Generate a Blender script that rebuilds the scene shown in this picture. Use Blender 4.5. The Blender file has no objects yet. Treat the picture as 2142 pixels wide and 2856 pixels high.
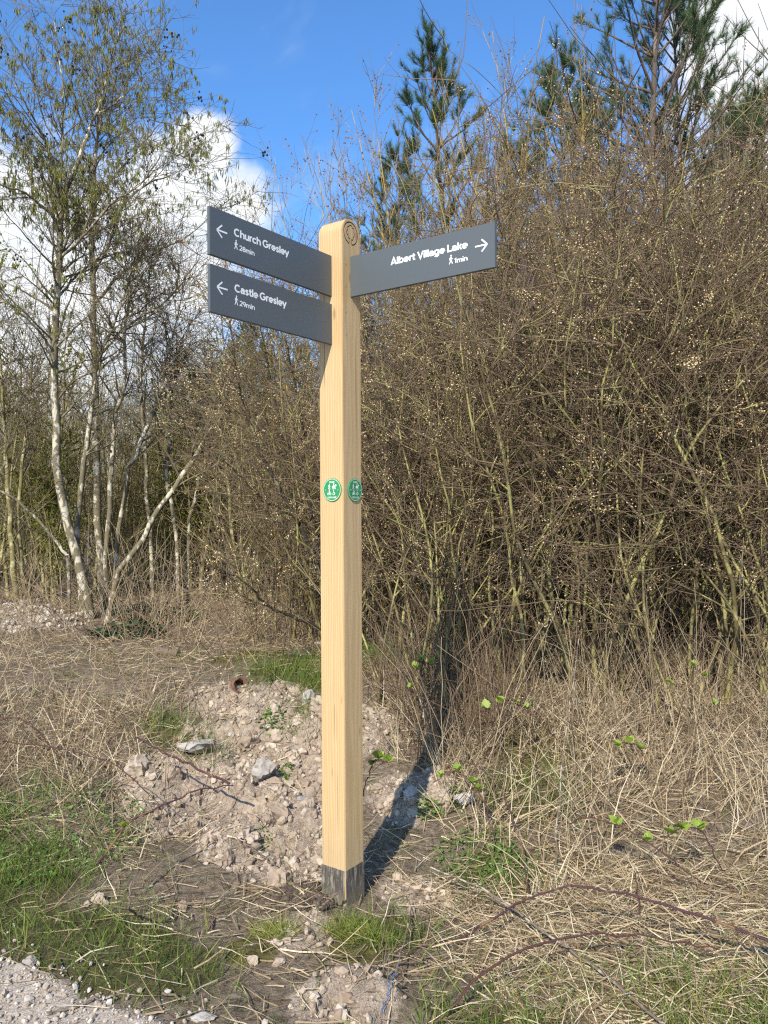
import bpy, bmesh, math
import numpy as np
from mathutils import Vector, Matrix, Euler

SC = bpy.context.scene
COL = SC.collection

# ------------------------------------------------------------------ camera, sky, sun, exposure
CAM_H, F_SRC, PITCH, ROLL = 1.6, 2208.0, 0.0026, 0.0058
cam = bpy.data.cameras.new('camera')
cam.sensor_fit = 'HORIZONTAL'; cam.sensor_width = 36.0; cam.lens = F_SRC / 2142 * 36
cam.clip_start = 0.05; cam.clip_end = 2000
cam_ob = bpy.data.objects.new('camera', cam); COL.objects.link(cam_ob)
cam_ob.matrix_world = Matrix.Translation((0, 0, CAM_H)) @ Euler((math.pi/2 + PITCH, 0, 0)).to_matrix().to_4x4() @ Matrix.Rotation(-ROLL, 4, 'Z')
SC.camera = cam_ob

SUN = Vector((-0.3315, -0.9915, 0.817)).normalized()        # towards the sun: behind the camera, a little left
SUN_EL = math.asin(SUN.z); SUN_AZ = math.atan2(SUN.x, SUN.y)
sl = bpy.data.lights.new('sun', 'SUN'); sl.energy = 4.4; sl.angle = math.radians(0.5); sl.color = (1.0, 0.95, 0.86)
so = bpy.data.objects.new('sun', sl); COL.objects.link(so)
so.rotation_euler = (-SUN).to_track_quat('-Z', 'Y').to_euler(); so.location = (-4, -12, 12)

world = bpy.data.worlds.new('World'); SC.world = world; world.use_nodes = True
world.cycles.sampling_method = 'MANUAL'; world.cycles.sample_map_resolution = 512
wn = world.node_tree; wn.nodes.clear()
def wnode(t, **k):
    n = wn.nodes.new(t)
    for a, b in k.items(): setattr(n, a, b)
    return n
def wmath(op, a, b=None, c=None, clamp=False):
    n = wnode('ShaderNodeMath', operation=op, use_clamp=clamp)
    for i, v in enumerate((a, b, c)):
        if v is None: continue
        if isinstance(v, (int, float)): n.inputs[i].default_value = v
        else: wn.links.new(v, n.inputs[i])
    return n.outputs[0]
sky = wnode('ShaderNodeTexSky', sky_type='NISHITA', sun_disc=False)
sky.sun_elevation = SUN_EL; sky.sun_rotation = SUN_AZ
sky.air_density = 1.0; sky.dust_density = 0.3; sky.ozone_density = 3.0; sky.altitude = 0
tc = wnode('ShaderNodeTexCoord'); dirv = tc.outputs['Generated']
def wnoise(scale, detail, rough, off, dist=0.0):
    m = wnode('ShaderNodeMapping'); m.inputs['Location'].default_value = off
    m.inputs['Scale'].default_value = (1, 1, 1.5)
    wn.links.new(dirv, m.inputs['Vector'])
    n = wnode('ShaderNodeTexNoise'); n.inputs['Scale'].default_value = scale
    n.inputs['Detail'].default_value = detail; n.inputs['Roughness'].default_value = rough
    n.inputs['Distortion'].default_value = dist
    wn.links.new(m.outputs[0], n.inputs['Vector']); return n.outputs['Fac']
def blob(c, r):
    c = Vector(c).normalized()
    d = wnode('ShaderNodeVectorMath', operation='DISTANCE')
    wn.links.new(dirv, d.inputs[0]); d.inputs[1].default_value = c
    return wmath('MULTIPLY_ADD', d.outputs['Value'], -1.0 / r, 1.0)
CLOUDS = [((-.26, 1, .345), .105), ((-.40, 1, .27), .17), ((-.185, 1, .385), .06), ((-.225, 1, .455), .04), ((.62, 1, .54), .21), ((.58, 1, .34), .17)]
m = None
for c, r in CLOUDS:
    b = blob(c, r); m = b if m is None else wmath('MAXIMUM', m, b)
sep = wnode('ShaderNodeSeparateXYZ'); wn.links.new(dirv, sep.inputs[0])
low = wmath('MULTIPLY_ADD', sep.outputs['Z'], -4.0, 0.75)             # banks of cumulus low over the land
m = wmath('MAXIMUM', m, low)
broad = wmath('MULTIPLY_ADD', wnoise(1.7, 1, .5, (3.1, 1.7, 8.2)), 5.0, -3.1)   # scattered fair-weather clouds
m = wmath('MAXIMUM', m, broad)
m = wmath('MAXIMUM', m, -0.9)
det = wnoise(5.0, 6, .58, (1.3, 4.4, .7))
m = wmath('ADD', m, wmath('MULTIPLY_ADD', det, 2.0, -1.0))
mr = wnode('ShaderNodeMapRange', interpolation_type='SMOOTHSTEP')
wn.links.new(m, mr.inputs[0]); mr.inputs[1].default_value = -.12; mr.inputs[2].default_value = .38
wisp = wnode('ShaderNodeMapRange', interpolation_type='SMOOTHSTEP')
wn.links.new(wnoise(2.4, 5, .62, (7.7, .3, 2.9), .6), wisp.inputs[0])
wisp.inputs[1].default_value = .54; wisp.inputs[2].default_value = .85; wisp.inputs[4].default_value = .55
mask = wmath('MAXIMUM', mr.outputs[0], wisp.outputs[0])
shade = wnode('ShaderNodeMapRange'); wn.links.new(wnoise(6.0, 2, .5, (9.3, 2.2, 5.5)), shade.inputs[0])
shade.inputs[1].default_value = .35; shade.inputs[2].default_value = .65
cc = wnode('ShaderNodeMix', data_type='RGBA'); wn.links.new(shade.outputs[0], cc.inputs['Factor'])
cc.inputs['A'].default_value = (4.3, 4.6, 5.0, 1); cc.inputs['B'].default_value = (5.7, 5.8, 5.9, 1)
tint = wnode('ShaderNodeMix', data_type='RGBA', blend_type='MULTIPLY'); tint.inputs['Factor'].default_value = 1
wn.links.new(sky.outputs[0], tint.inputs['A']); tint.inputs['B'].default_value = (0.60, 0.95, 1.25, 1)
mixc = wnode('ShaderNodeMix', data_type='RGBA')
wn.links.new(mask, mixc.inputs['Factor']); wn.links.new(tint.outputs['Result'], mixc.inputs['A']); wn.links.new(cc.outputs['Result'], mixc.inputs['B'])
bg = wnode('ShaderNodeBackground'); bg.inputs['Strength'].default_value = 0.15
wn.links.new(mixc.outputs['Result'], bg.inputs['Color'])
wo = wnode('ShaderNodeOutputWorld'); wn.links.new(bg.outputs[0], wo.inputs['Surface'])

SC.view_settings.view_transform = 'Standard'; SC.view_settings.look = 'None'
SC.view_settings.exposure = 0.48; SC.view_settings.gamma = 1.0; SC.view_settings.use_curve_mapping = False
SC.render.engine = 'CYCLES'
SC.cycles.max_bounces = 4; SC.cycles.diffuse_bounces = 2; SC.cycles.glossy_bounces = 1; SC.cycles.transmission_bounces = 2; SC.cycles.transparent_max_bounces = 4
SC.cycles.use_denoising = False; SC.cycles.filter_width = 1.25; SC.cycles.caustics_reflective = False; SC.cycles.caustics_refractive = False
SC.cycles.use_adaptive_sampling = True; SC.cycles.adaptive_threshold = .02

# ------------------------------------------------------------------ helpers: noise, pixels to places, terrain
_tab = np.random.default_rng(11).random((256, 256))
def vnoise(x, y):
    x = np.asarray(x, float); y = np.asarray(y, float)
    xi = np.floor(x).astype(int); yi = np.floor(y).astype(int); fx = x - xi; fy = y - yi
    fx = fx*fx*(3-2*fx); fy = fy*fy*(3-2*fy)
    a = _tab[xi & 255, yi & 255]; b = _tab[(xi+1) & 255, yi & 255]; c = _tab[xi & 255, (yi+1) & 255]; d = _tab[(xi+1) & 255, (yi+1) & 255]
    return (a*(1-fx)+b*fx)*(1-fy) + (c*(1-fx)+d*fx)*fy
def fbm(x, y, oct=4, gain=.5):
    s = 0; amp = 1; tot = 0
    for i in range(oct):
        s = s + amp*(vnoise(x*2**i + 17.3*i, y*2**i + 9.1*i) - .5); tot += amp; amp *= gain
    return s/tot*2
def sstep(t):
    t = np.clip(t, 0, 1); return t*t*(3-2*t)
def ray(u, v):
    """direction through a point of the photograph given on a 1659 x 2212 grid"""
    k = 2142/1659; a, b = u*k - 1071, -(v*k - 1428)
    cr, sr = math.cos(-ROLL), math.sin(-ROLL); a, b = a*cr - b*sr, a*sr + b*cr
    cp, sp = math.cos(PITCH), math.sin(PITCH); y, z = 1, b/F_SRC
    return np.array([a/F_SRC, y*cp - z*sp, y*sp + z*cp])
def at(u, v, Y):
    d = ray(u, v); return np.array([0, 0, CAM_H]) + d*(Y/d[1])

POST_W, YAW = 0.1225, 0.6188
N2 = np.array([math.cos(YAW), -math.sin(YAW), 0]); N1 = np.array([-math.sin(YAW), -math.cos(YAW), 0])
PC = np.array([-0.1642, 3.2014, 0]) - (N1 + N2)*POST_W/2          # the post's centre on the ground

def gauss(x, y, blobs):
    s = np.zeros(np.broadcast(x, y).shape)
    for bx, by, r in blobs: s = np.maximum(s, np.exp(-(((x-bx)**2 + (y-by)**2)/(r*r))**1.5))
    return s
RUB = [(-.95, 5.2, .45), (-.75, 4.6, .45), (-1.0, 4.35, .42), (-.62, 4.15, .40), (-.55, 3.85, .35), (-.38, 3.6, .25), (-.35, 4.9, .4), (.12, 4.3, .28), (-1.35, 4.55, .25),
       (-.30, 3.0, .14), (.12, 3.35, .18), (-.15, 2.55, .18), (-4.6, 8.6, .9), (-3.6, 8.2, .5)]
def rubble(x, y): g = gauss(x, y, RUB); return np.clip(g + (.1 + .5*np.minimum(g*2, 1))*fbm(x*3.1, y*3.1, 3), 0, 1)
def track(x, y):                                                    # gravel track in the lower left corner
    d = (-.98 - x)*.52 + (2.60 - y)*.86 + .07*fbm(x*2.2+5, y*2.2, 3)
    return sstep(d/.16 + .5)
def H(x, y):
    x = np.asarray(x, float); y = np.asarray(y, float)
    rise = .44*sstep((y - 3.35)/2.9)
    rise = rise + .10*sstep((x - .5)/1.5)*sstep((y-3.2)/1.2)*(1-sstep((y-5)/2))
    pd = np.sqrt((x-PC[0])**2 + (y-PC[1])**2); calm = sstep((pd - .15)/.6)
    far = 1/(1 + np.maximum(y-12, 0)*.02)
    b = (.07*fbm(x*.9, y*.9, 3) + .025*fbm(x*4, y*4, 3))*calm
    r = rubble(x, y)*(.15*fbm(x*2.6+3, y*2.6, 3) + .09*fbm(x*7, y*7, 3) + .035*fbm(x*19, y*19, 2))*calm
    mound = .05*np.exp(-(((x-PC[0]+.14)**2 + (y-PC[1]+.02)**2)/.02))
    hump = .22*np.exp(-(((x+4.5)/1.0)**2 + ((y-8.7)/.7)**2))
    hol = -.11*gauss(x, y, [(-.85, 4.75, .45), (-.95, 4.25, .32)]) - .05*gauss(x, y, [(-.6, 3.75, .25), (-.45, 4.4, .25)])
    return rise + hol + b*far + r*far*(1-track(x, y)) + mound + hump - .02*track(x, y)
def gp(u, v):
    """where the line of sight through a point of the photograph meets the ground"""
    d = ray(u, v); t = np.linspace(1.5, 40, 8000)
    X, Y, Z = d[0]*t, d[1]*t, CAM_H + d[2]*t
    k = np.argmax(Z < H(X, Y)); return np.array([X[k], Y[k], float(H(X[k], Y[k]))])

# ------------------------------------------------------------------ helpers: meshes
def tag(o, label=None, cat=None, group=None, kind=None):
    if label: o['label'] = label
    if cat: o['category'] = cat
    if group: o['group'] = group
    if kind: o['kind'] = kind
    return o
def obj(name, me, parent=None):
    o = bpy.data.objects.new(name, me); COL.objects.link(o)
    if parent: o.parent = parent
    return o
def empty(name, loc, label, cat, group=None, rz=0, sc=1):
    o = bpy.data.objects.new(name, None); COL.objects.link(o); o.empty_display_size = .1
    o.location = loc; o.rotation_euler = (0, 0, rz); o.scale = (sc, sc, sc); return tag(o, label, cat, group)
class Buf:
    def __init__(s): s.V = []; s.Q = []; s.T = []; s.A = []; s.n = 0
    def add(s, V, Q=None, T=None, A=None):
        V = np.asarray(V, np.float32).reshape(-1, 3)
        if Q is not None and len(Q): s.Q.append(np.asarray(Q, np.int64).reshape(-1, 4) + s.n)
        if T is not None and len(T): s.T.append(np.asarray(T, np.int64).reshape(-1, 3) + s.n)
        s.V.append(V); s.A.append(np.zeros(len(V), np.float32) if A is None else np.broadcast_to(np.asarray(A, np.float32), (len(V),)))
        s.n += len(V)
    def mesh(s, name, mat, smooth=True):
        me = bpy.data.meshes.new(name)
        if not s.V: return me
        V = np.concatenate(s.V); Q = np.concatenate(s.Q) if s.Q else np.zeros((0, 4), np.int64); T = np.concatenate(s.T) if s.T else np.zeros((0, 3), np.int64)
        me.vertices.add(len(V)); me.vertices.foreach_set('co', V.ravel())
        idx = np.concatenate([Q.ravel(), T.ravel()]).astype(np.int32); me.loops.add(len(idx)); me.loops.foreach_set('vertex_index', idx)
        st = np.concatenate([np.arange(len(Q))*4, len(Q)*4 + np.arange(len(T))*3]).astype(np.int32)
        me.polygons.add(len(st)); me.polygons.foreach_set('loop_start', st)
        me.polygons.foreach_set('use_smooth', np.full(len(st), smooth))
        a = me.attributes.new('tint', 'FLOAT', 'POINT'); a.data.foreach_set('value', np.concatenate(s.A))
        me.update(calc_edges=True); me.validate()
        for mm in (mat if isinstance(mat, (list, tuple)) else [mat]): me.materials.append(mm)
        return me
def nrm(v): return v/np.maximum(np.linalg.norm(v, axis=-1, keepdims=True), 1e-9)
def tubes(buf, P, R, k=3, tint=None):
    P = np.asarray(P, float); R = np.asarray(R, float); M, N, _ = P.shape
    if M == 0: return
    T = nrm(np.gradient(P, axis=1)); mean = nrm(P[:, -1] - P[:, 0])
    ref = np.where((np.abs(mean[:, 2]) > .75)[:, None], np.array([1., .13, 0]), np.array([.1, 0, 1.]))[:, None, :]
    A = nrm(np.cross(T, ref)); B = np.cross(T, A)
    an = np.arange(k)*2*math.pi/k
    V = P[:, :, None, :] + R[:, :, None, None]*(np.cos(an)[None, None, :, None]*A[:, :, None, :] + np.sin(an)[None, None, :, None]*B[:, :, None, :])
    m, n, j = np.meshgrid(np.arange(M), np.arange(N-1), np.arange(k), indexing='ij'); j2 = (j+1) % k
    b = m*N*k + n*k
    Q = np.stack([b+j, b+j2, b+k+j2, b+k+j], -1)
    t = np.zeros(M) if tint is None else np.asarray(tint)
    buf.add(V, Q, None, np.repeat(t, N*k))
def ribbons(buf, P, Wd, side, tint):
    """flat blades; P (M,N,3), Wd (M,N) half widths, side (M,3)"""
    M, N, _ = P.shape
    V = np.stack([P - side[:, None, :]*Wd[..., None], P + side[:, None, :]*Wd[..., None]], 2)
    m, n = np.meshgrid(np.arange(M), np.arange(N-1), indexing='ij'); b = m*N*2 + n*2
    buf.add(V, np.stack([b, b+1, b+3, b+2], -1), None, np.repeat(tint, N*2))
def grow(rng, S, D, L, n, wig, up, r0, r1):
    M = len(S); P = np.zeros((M, n, 3)); P[:, 0] = S; D = nrm(D); L = np.broadcast_to(L, (M,))
    for i in range(1, n):
        D = D + wig*rng.normal(size=(M, 3)); D[:, 2] += up; D = nrm(D)
        P[:, i] = P[:, i-1] + D*(L/(n-1))[:, None]
    t = np.linspace(0, 1, n)[None]; r0 = np.broadcast_to(r0, (M,))[:, None]; r1 = np.broadcast_to(r1, (M,))[:, None]
    return P, r0*(1-t) + r1*t
def sample(P, idx, t):
    N = P.shape[1]; f = np.clip(t, 0, .9999)*(N-1); i = f.astype(int); fr = (f-i)[:, None]
    a = P[idx, i]; b = P[idx, i+1]; return a*(1-fr) + b*fr, nrm(b-a)
def srad(R, idx, t):
    N = R.shape[1]; f = np.clip(t, 0, .9999)*(N-1); i = f.astype(int); fr = f-i
    return R[idx, i]*(1-fr) + R[idx, i+1]*fr
def off_dir(rng, T, ang):
    v = rng.normal(size=T.shape); p = nrm(v - (v*T).sum(-1, keepdims=True)*T)
    return np.cos(ang)[:, None]*T + np.sin(ang)[:, None]*p
def spline(pts, n):
    """Catmull-Rom through pts (any row length), resampled to n"""
    p = np.asarray(pts, float); p = np.vstack([2*p[0]-p[1], p, 2*p[-1]-p[-2]]); s = len(p)-3
    t = np.linspace(0, s - 1e-6, n); i = t.astype(int); f = (t-i)[:, None]
    a, b, c, d = p[i], p[i+1], p[i+2], p[i+3]
    return .5*((2*b) + (-a+c)*f + (2*a-5*b+4*c-d)*f*f + (-a+3*b-3*c+d)*f**3)
ICO_V = None
def ico(sub):
    bm = bmesh.new(); bmesh.ops.create_icosphere(bm, subdivisions=sub, radius=1)
    V = np.array([v.co[:] for v in bm.verts]); F = np.array([[v.index for v in f.verts] for f in bm.faces]); bm.free(); return V, F
ICO1 = ico(1); ICO2 = ico(2); ICO3 = ico(3)
OCT = (np.array([[1, 0, 0], [-1, 0, 0], [0, 1, 0], [0, -1, 0], [0, 0, 1], [0, 0, -1.]]), np.array([[0, 2, 4], [2, 1, 4], [1, 3, 4], [3, 0, 4], [2, 0, 5], [1, 2, 5], [3, 1, 5], [0, 3, 5]]))
def rand_rot(rng, M):
    q = nrm(rng.normal(size=(M, 4))); w, x, y, z = q.T
    return np.stack([np.stack([1-2*(y*y+z*z), 2*(x*y-z*w), 2*(x*z+y*w)], -1), np.stack([2*(x*y+z*w), 1-2*(x*x+z*z), 2*(y*z-x*w)], -1), np.stack([2*(x*z-y*w), 2*(y*z+x*w), 1-2*(x*x+y*y)], -1)], 1)
def scatter(buf, rng, base, C, S, tint, templates=None, rot=True):
    """many small bodies: base (V,F) or templates [V], F ; C (M,3) centres, S (M,3) or (M,) sizes"""
    V0, F = base; M = len(C); S = np.asarray(S, float)
    if S.ndim == 1: S = np.repeat(S[:, None], 3, 1)
    Vt = (np.stack(templates)[rng.integers(0, len(templates), M)] if templates is not None else np.broadcast_to(V0, (M,)+V0.shape))*S[:, None, :]
    if rot: Vt = np.einsum('mij,mvj->mvi', rand_rot(rng, M), Vt)
    nv = len(V0); buf.add(Vt + C[:, None, :], None, (np.arange(M)*nv)[:, None, None] + F[None], np.repeat(tint, nv))
def rock_templates(rng, base, n, cuts=7):
    out = []
    for _ in range(n):
        V = base[0].copy()
        for _c in range(cuts):
            d = nrm(rng.normal(size=3)); h = rng.uniform(.45, .85); s = V@d; V = V - np.maximum(s-h, 0)[:, None]*d
        V = V*(1 + .07*rng.normal(size=(len(V), 1))); out.append(V)
    return out

# ------------------------------------------------------------------ materials
class Mat:
    def __init__(s, name, rough=.85, spec=.25):
        s.m = bpy.data.materials.new(name); s.m.use_nodes = True; s.t = s.m.node_tree; s.b = s.t.nodes['Principled BSDF']
        s.b.inputs['Roughness'].default_value = rough; s.b.inputs['Specular IOR Level'].default_value = spec
    def n(s, typ, **k):
        x = s.t.nodes.new(typ)
        for a, b in k.items(): setattr(x, a, b)
        return x
    def link(s, a, b): s.t.links.new(a, b)
    def coord(s, scale=(1, 1, 1), kind='Object', loc=(0, 0, 0)):
        c = s.n('ShaderNodeTexCoord'); m_ = s.n('ShaderNodeMapping'); s.link(c.outputs[kind], m_.inputs[0])
        m_.inputs['Scale'].default_value = scale; m_.inputs['Location'].default_value = loc; return m_.outputs[0]
    def noise(s, scale, detail=4, rough=.5, vec=None, dist=0):
        x = s.n('ShaderNodeTexNoise'); x.inputs['Scale'].default_value = scale; x.inputs['Detail'].default_value = detail
        x.inputs['Roughness'].default_value = rough; x.inputs['Distortion'].default_value = dist
        s.link(vec if vec is not None else s.coord(), x.inputs['Vector']); return x.outputs['Fac']
    def ramp(s, fac, stops, interp='LINEAR'):
        x = s.n('ShaderNodeValToRGB'); x.color_ramp.interpolation = interp; e = x.color_ramp.elements
        while len(e) < len(stops): e.new(.5)
        for i, (p, c) in enumerate(stops): e[i].position = p; e[i].color = (*c, 1) if len(c) == 3 else c
        s.link(fac, x.inputs[0]); return x.outputs[0]
    def mix(s, f, a, b, blend='MIX'):
        x = s.n('ShaderNodeMix', data_type='RGBA', blend_type=blend)
        for sock, v in (('Factor', f), ('A', a), ('B', b)):
            if isinstance(v, (int, float)): x.inputs[sock].default_value = v
            elif isinstance(v, tuple): x.inputs[sock].default_value = (*v, 1)
            else: s.link(v, x.inputs[sock])
        return x.outputs['Result']
    def rng(s, v, a, b, c=0, d=1):
        x = s.n('ShaderNodeMapRange', interpolation_type='SMOOTHSTEP'); s.link(v, x.inputs[0])
        for i, q in enumerate((a, b, c, d)): x.inputs[i+1].default_value = q
        return x.outputs[0]
    def math(s, op, a, b):
        x = s.n('ShaderNodeMath', operation=op)
        for i, v in enumerate((a, b)):
            if isinstance(v, (int, float)): x.inputs[i].default_value = v
            else: s.link(v, x.inputs[i])
        return x.outputs[0]
    def attr(s, name='tint', out='Fac'): x = s.n('ShaderNodeAttribute', attribute_name=name); return x.outputs[out]
    def rand(s): return s.n('ShaderNodeObjectInfo').outputs['Random']
    def color(s, c):
        if isinstance(c, tuple): s.b.inputs['Base Color'].default_value = (*c, 1)
        else: s.link(c, s.b.inputs['Base Color'])
        return s
    def bump(s, h, strength=.4, dist=.01):
        x = s.n('ShaderNodeBump'); x.inputs['Strength'].default_value = strength; x.inputs['Distance'].default_value = dist
        s.link(h, x.inputs['Height']); s.link(x.outputs[0], s.b.inputs['Normal']); return s
    def translucent(s, c, f=.35):
        d = s.n('ShaderNodeBsdfTranslucent'); s.link(c, d.inputs[0]); mx = s.n('ShaderNodeMixShader'); mx.inputs[0].default_value = f
        out = s.t.nodes['Material Output']; s.link(s.b.outputs[0], mx.inputs[1]); s.link(d.outputs[0], mx.inputs[2]); s.link(mx.outputs[0], out.inputs[0]); return s

def bark(name, twig, old, patch, patch_amt, pscale=9.0, bump=False):
    """young wood by tint 0, old wood by tint 1, lichen patches on top"""
    M = Mat(name, .9, .15)
    v = M.coord((1, 1, .55)); n1 = M.noise(pscale, 3, .6, v); n2 = M.noise(60, 2, .6, v)
    c = M.mix(M.attr(), twig, old); c = M.mix(M.math('MULTIPLY', n2, .7), c, tuple(x*.45 for x in old))
    lo = .62 - patch_amt*.3
    f = M.math('MULTIPLY', M.rng(n1, lo, lo+.07), M.rng(M.attr(), .15, .6))
    M.color(M.mix(f, c, patch))
    if bump: M.bump(n2, .5, .004)
    return M.m
def tinted(name, stops, rough=.8, trans=0, spec=.2):
    M = Mat(name, rough, spec); c = M.ramp(M.attr(), stops); M.color(c)
    if trans: M.translucent(c, trans)
    return M.m
def plain(name, c, rough=.6, spec=.3, metal=0):
    M = Mat(name, rough, spec); n = M.noise(35, 3); M.color(M.mix(n, tuple(x*.85 for x in c), tuple(min(1, x*1.12) for x in c)))
    M.b.inputs['Metallic'].default_value = metal; return M.m

M_ALDER = bark('alder_bark', (.15, .115, .075), (.23, .19, .115), (.54, .49, .36), .36, 16, True)
M_ALDER2 = bark('alder_twig', (.20, .15, .095), (.22, .18, .10), (.36, .33, .23), .12, 9)
M_SAP = bark('sapling_bark', (.27, .20, .09), (.27, .225, .095), (.46, .40, .20), .35, 8)
M_THORN = bark('blackthorn_bark', (.235, .150, .112), (.205, .162, .078), (.36, .32, .12), .40, 6)
M_SALLOW = bark('lichen_bark', (.30, .235, .15), (.27, .215, .10), (.52, .33, .06), .45, 5)
M_PINEB = bark('pine_bark', (.14, .105, .075), (.145, .115, .09), (.24, .18, .13), .3, 7)
M_NEEDLE = tinted('pine_needles', [(0, (.035, .065, .024)), (.5, (.075, .125, .042)), (1, (.16, .20, .07))], .6, .2)
M_BUD = tinted('blossom_buds', [(0, (.34, .20, .08)), (.45, (.60, .43, .19)), (.85, (.74, .60, .34)), (1, (.84, .77, .58))], .7)
M_TIPBUD = tinted('tip_buds', [(0, (.16, .09, .05)), (1, (.30, .20, .12))], .7)
M_CATKIN = tinted('catkins', [(0, (.11, .12, .028)), (.6, (.24, .25, .06)), (1, (.36, .30, .11))], .8)
M_CONE = tinted('alder_cones', [(0, (.018, .014, .012)), (1, (.045, .034, .028))], .8)
M_STRAW = tinted('dead_grass', [(0, (.15, .095, .055)), (.35, (.36, .25, .14)), (.7, (.62, .48, .285)), (1, (.80, .68, .45))], .75, .25)
M_GRASS = tinted('green_grass', [(0, (.07, .105, .02)), (.5, (.14, .215, .035)), (.85, (.25, .31, .06)), (1, (.42, .34, .10))], .6, .3)
M_STEM = tinted('dead_stems', [(0, (.11, .07, .045)), (.5, (.25, .175, .10)), (1, (.50, .39, .24))], .8)
M_YLEAF = tinted('spring_leaves', [(0, (.20, .23, .03)), (1, (.40, .42, .07))], .6, .4)
M_BRLEAF = Mat('bramble_leaf', .5, .3)
_n = M_BRLEAF.noise(30, 3); _c = M_BRLEAF.mix(M_BRLEAF.rand(), (.22, .34, .05), (.40, .48, .09)); _c = M_BRLEAF.mix(_n, _c, (.32, .40, .07)); M_BRLEAF.color(_c); M_BRLEAF.translucent(_c, .35); M_BRLEAF = M_BRLEAF.m
M_IVY = tinted('ivy_leaves', [(0, (.012, .030, .012)), (1, (.045, .085, .03))], .45)
M_HERB = tinted('herb_leaves', [(0, (.08, .16, .03)), (1, (.22, .36, .08))], .55, .3)
M_CANE = bark('bramble_cane', (.12, .055, .045), (.10, .05, .055), (.22, .12, .06), .3, 12)
M_STICK = bark('stick_bark', (.20, .15, .10), (.24, .19, .14), (.42, .36, .28), .4, 20)
M_TWINE = plain('blue_twine', (.03, .12, .30), .5)

def stone_mat(name, a, b, c, dirt):
    M = Mat(name, .92, .15); v = M.coord(); n = M.noise(14, 6, .65, v); n2 = M.noise(90, 4, .7, v)
    col = M.ramp(M.attr(), [(0, a), (.5, b), (1, c)]); col = M.mix(M.rng(n, .52, .7), col, dirt)
    col = M.mix(M.math('MULTIPLY', n2, .5), col, tuple(x*.5 for x in b)); M.color(col); M.bump(n2, .5, .004); return M.m
M_GRAVEL = stone_mat('gravel_stones', (.36, .285, .21), (.54, .455, .36), (.72, .66, .57), (.46, .36, .26))
M_CLOD = stone_mat('rubble_clods', (.28, .20, .14), (.45, .345, .245), (.64, .53, .40), (.38, .28, .195))
M_ROCK = stone_mat('pale_stone', (.36, .31, .26), (.44, .39, .33), (.55, .51, .45), (.34, .27, .21))
M_CLAY = stone_mat('fired_clay', (.20, .10, .07), (.26, .12, .085), (.30, .16, .11), (.24, .17, .13))
M_DARKSOIL = stone_mat('dark_soil', (.07, .05, .036), (.11, .08, .058), (.18, .135, .10), (.08, .058, .042))

# ------------------------------------------------------------------ ground and track
def axis(lo, hi, step, far_lo, far_hi, g=1.22):
    a = list(np.arange(lo, hi, step)); s = step; x = a[-1]
    while x < far_hi: s *= g; x += s; a.append(x)
    s = step; x = a[0]; b = []
    while x > far_lo: s *= g; x -= s; b.append(x)
    return np.array(b[::-1] + a)
def sheet(name, xs, ys, zf, mat, zones=None):
    X, Y = np.meshgrid(xs, ys, indexing='xy'); Z = zf(X, Y); nx, ny = len(xs), len(ys)
    j, i = np.meshgrid(np.arange(ny-1), np.arange(nx-1), indexing='ij'); b = j*nx + i
    B = Buf(); B.add(np.stack([X, Y, Z], -1), np.stack([b, b+1, b+nx+1, b+nx], -1)); me = B.mesh(name, mat)
    if zones:
        for nm, fn in zones.items(): a = me.attributes.new(nm, 'FLOAT', 'POINT'); a.data.foreach_set('value', fn(X, Y).astype(np.float32).ravel())
    return me
GREEN = [(-1.75, 3.45, .5), (-2.3, 3.8, .6), (-1.5, 3.05, .33), (-1.15, 2.95, .3), (-.95, 2.85, .28), (-.75, 2.75, .22), (.05, 3.05, .14), (-.12, 3.02, .14),
         (-1.32, 5.0, .22), (-1.1, 4.85, .2), (-.75, 5.75, .28), (-.5, 5.6, .25), (-.42, 5.1, .22), (.1, 6.2, .4), (.45, 2.4, .25), (1.0, 2.5, .3), (.75, 4.2, .3), (.5, 3.55, .22), (-4.3, 9.3, .5)]
def green(x, y): return np.clip(gauss(x, y, GREEN), 0, 1)
MOSS = [(-.95, 6.5, .3), (-.6, 6.35, .35), (.95, 4.7, .35), (-1.25, 6.3, .2), (-.1, 2.95, .15), (-.5, 2.9, .12)]
MG = Mat('ground_soil', .95, .1); v = MG.coord(); n1 = MG.noise(3.5, 6, .6, v); n2 = MG.noise(28, 6, .7, v); n3 = MG.noise(120, 4, .7, v)
litter = MG.ramp(n2, [(.3, (.11, .08, .05)), (.5, (.24, .18, .12)), (.7, (.42, .33, .23))])
clay = MG.ramp(MG.math('MULTIPLY_ADD' if False else 'ADD', MG.math('MULTIPLY', n2, .6), MG.math('MULTIPLY', n3, .4)), [(.34, (.16, .115, .08)), (.48, (.42, .32, .225)), (.66, (.64, .52, .39))])
grs = MG.ramp(n2, [(.3, (.07, .06, .025)), (.65, (.18, .155, .065))]); mss = MG.ramp(n2, [(.35, (.10, .085, .03)), (.65, (.22, .19, .06))])
def zone(nm, lo=.3, hi=.55): return MG.rng(MG.math('ADD', MG.attr(nm), MG.math('MULTIPLY', MG.math('SUBTRACT', n2, .5), .5)), lo, hi)
c = MG.mix(zone('zone_green', .4, .7), litter, grs); c = MG.mix(zone('zone_rubble'), c, clay); c = MG.mix(zone('zone_moss', .4, .7), c, mss)
MG.color(c); MG.bump(MG.math('ADD', n2, MG.math('MULTIPLY', n3, .6)), .9, .03)
xs = axis(-2.9, 2.9, .026, -320, 320); ys = axis(2.05, 6.6, .026, -60, 700)
ground = obj('ground', sheet('ground', xs, ys, H, MG.m, dict(zone_rubble=rubble, zone_green=green, zone_moss=lambda x, y: gauss(x, y, MOSS)))); tag(ground, kind='structure')
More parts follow.
